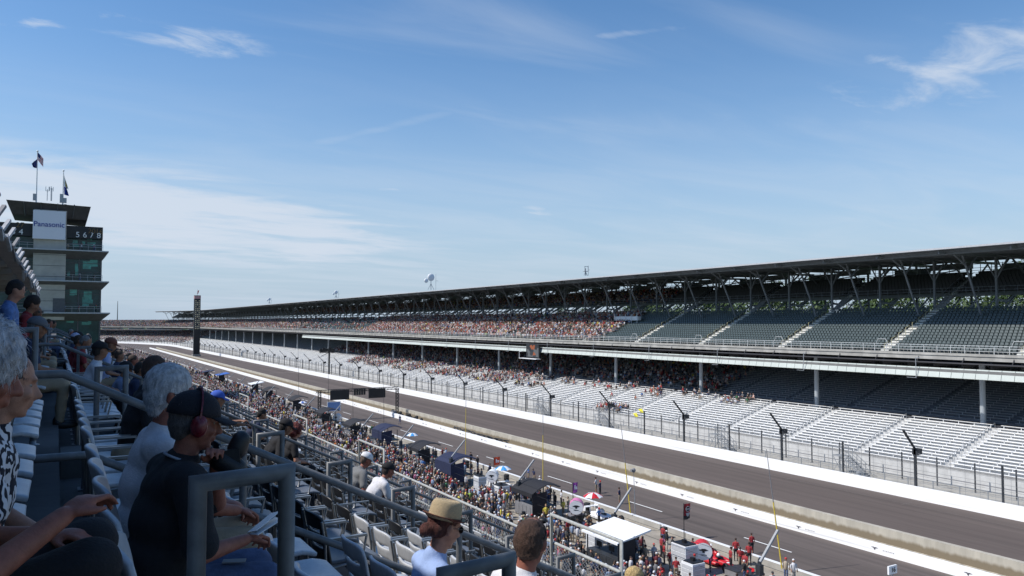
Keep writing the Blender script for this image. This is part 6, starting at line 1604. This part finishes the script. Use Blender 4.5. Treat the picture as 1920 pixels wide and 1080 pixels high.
def board(px, py, lab, w=1.9, h=1.3, m=None, txt=None, z=None, X=44):
    p = AX(px, py, X); t = thing('pit_board', (p.x,p.y,0), lab, 'board'); mb = MB(); mb.box(p.x-w/2,p.x+w/2,p.y-.06,p.y+.06,p.z-h/2,p.z+h/2); mb.build('frame', m_white, t)
    mb = MB(); mb.box(p.x-w/2+.12,p.x+w/2-.12,p.y-.075,p.y-.062,p.z-h/2+.12,p.z+h/2-.12); mb.build('panel', m or m_blue, t)
    mb = MB(); mb.beam((p.x,p.y,0),(p.x,p.y,p.z-h/2),.08,.08,(0,1,0)); mb.build('post', m_steel, t)
    if txt: me = textmesh(txt, h*.8, m_black, 'number', .01); o = share('number', me, t, (0,0,0)); o.matrix_parent_inverse = Matrix(); o.location = (0,-.10,p.z); o.rotation_euler = (PI/2,0,0)
board(626, 762, 'small white-framed blue board standing before the gantry', 2.6, 1.8, mat('pale screen blue', (.2,.32,.6), .5), X=46)
board(1673, 1068, 'white pit board reading 16 at the bottom edge right', .9, .55, m_white, '16', X=49.3)
# a few lighter things in the pits: stacked tyres, crates, coolers
rr = random.Random(9)
me = MB(); me.lathe([(.15,-.15),(.30,-.15),(.335,-.1),(.335,.1),(.30,.15),(.15,.15),(.15,-.15)], (0,0,0), 14, 'z'); tyz = me.mesh('tyre', m_rubber)
nt = 0
for i in range(14):
    y = 36+i*9.3+rr.uniform(-1,1); x = 47.4+rr.uniform(-.5,.5)
    for j in range(3):
        o = bpy.data.objects.new('tyre', tyz); COL.objects.link(o); o.location = (x, y, .16+.31*j); nt += 1; tag(o, 'black tyre, %s in the %s tyre stack counted away from the camera' % (['bottom','middle','top'][j], ordw(i)), 'tyre', 'stacked tyres at the pit stalls')
for i in range(46):
    y = 30+i*4.6+rr.uniform(-1,1); x = 43.8+rr.uniform(-1.8,2.4); c = rr.choice([(m_white,'white'),(m_grey,'grey'),(m_black,'black'),(m_red,'red'),(m_black,'black'),(m_dsteel,'dark steel')])
    t = thing('equipment_case', (x,y,0), '%s equipment case in the stalls, %s case from the camera' % (c[1], ordw(i)), 'case', 'equipment cases in the stalls'); w, d, h = rr.uniform(.4,.8), rr.uniform(.5,1.2), rr.uniform(.5,1.1)
    mb = MB(); mb.box(x-w,x+w,y-d,y+d,.05,h); mb.build('box', c[0], t); mb = MB(); mb.box(x-w-.02,x+w+.02,y-d-.02,y+d+.02,h,h+.07); mb.build('lid', m_dsteel if c[1] != 'black' else m_grey, t)
# ================================================================ trees beyond the stand
m_leaf = mat('leaf green', (.045,.085,.02), .7, .5, .5, col2=(.075,.13,.03)); m_bark = mat('bark', (.09,.07,.05), .9, .2, 4.)
def tree(x, y, h, lab, seed):
    r_ = random.Random(seed); t = thing('tree', (x,y,0), lab, 'tree', 'green trees beyond the grandstand')
    mb = MB(); mb.tube([(x,y,0),(x+.2,y,h*.3),(x,y+.3,h*.62),(x+.2,y,h*.85)], .45, 8, .1)
    for i in range(6): a = r_.uniform(0,6.28); z = h*r_.uniform(.35,.6); mb.tube([(x,y,z),(x+math.cos(a)*h*.16,y+math.sin(a)*h*.16,z+h*.12),(x+math.cos(a)*h*.26,y+math.sin(a)*h*.26,z+h*.26)], .16, 5, .04)
    mb.build('trunk', m_bark, t)
    q = np.random.default_rng(seed); cl = []
    for i in range(22):
        a = q.uniform(0,6.28); rr_ = q.uniform(.05,.34)*h; zz = h*q.uniform(.42,.92); cl.append((x+rr_*math.cos(a)*(1.15-zz/h*.6), y+rr_*math.sin(a)*(1.15-zz/h*.6), zz, h*q.uniform(.07,.14)))
    vs = []; fs = []
    for (cx, cy, cz, cr) in cl:
        for i in range(130):
            v = q.normal(size=3); v /= np.linalg.norm(v); p = np.array([cx,cy,cz])+v*cr*q.uniform(.55,1.05)*np.array([1.1,1.1,.8]); u = q.normal(size=3); u /= np.linalg.norm(u); w = np.cross(u, v); w /= np.linalg.norm(w)+1e-6; s = q.uniform(.22,.55)
            b = len(vs); vs += [tuple(p-u*s), tuple(p+w*s*.5), tuple(p+u*s), tuple(p-w*s*.5)]; fs.append((b,b+1,b+2,b+3))
    mb = MB(); mb.add(vs, fs); mb.build('crown', m_leaf, t, recalc=False)
TR = [(150,62,27),(163,74,32),(152,84,26),(160,95,29),(150,104,24),(166,112,30),(152,122,26),(158,135,28),(150,146,24),(162,158,27),(153,172,25),(160,188,27),(150,205,24),(158,222,27),(168,52,31),(180,88,33)]
TR += [(172+(i*7)%11, 58+i*11.5, 27+(i*5)%6) for i in range(15)]
for i, (x, y, h) in enumerate(TR): tree(x, y, h, 'leafy green tree beyond the grandstand, %s from the right edge' % ordw(sorted(TR, key=lambda a: a[1]/a[0]).index((x,y,h))), 40+i)

import re
bad = []
for o in bpy.data.objects:
    if o.parent is None and o.get('label') and len(re.split(r'[\s-]+', o['label'].strip())) > 16: bad.append(o['label'])
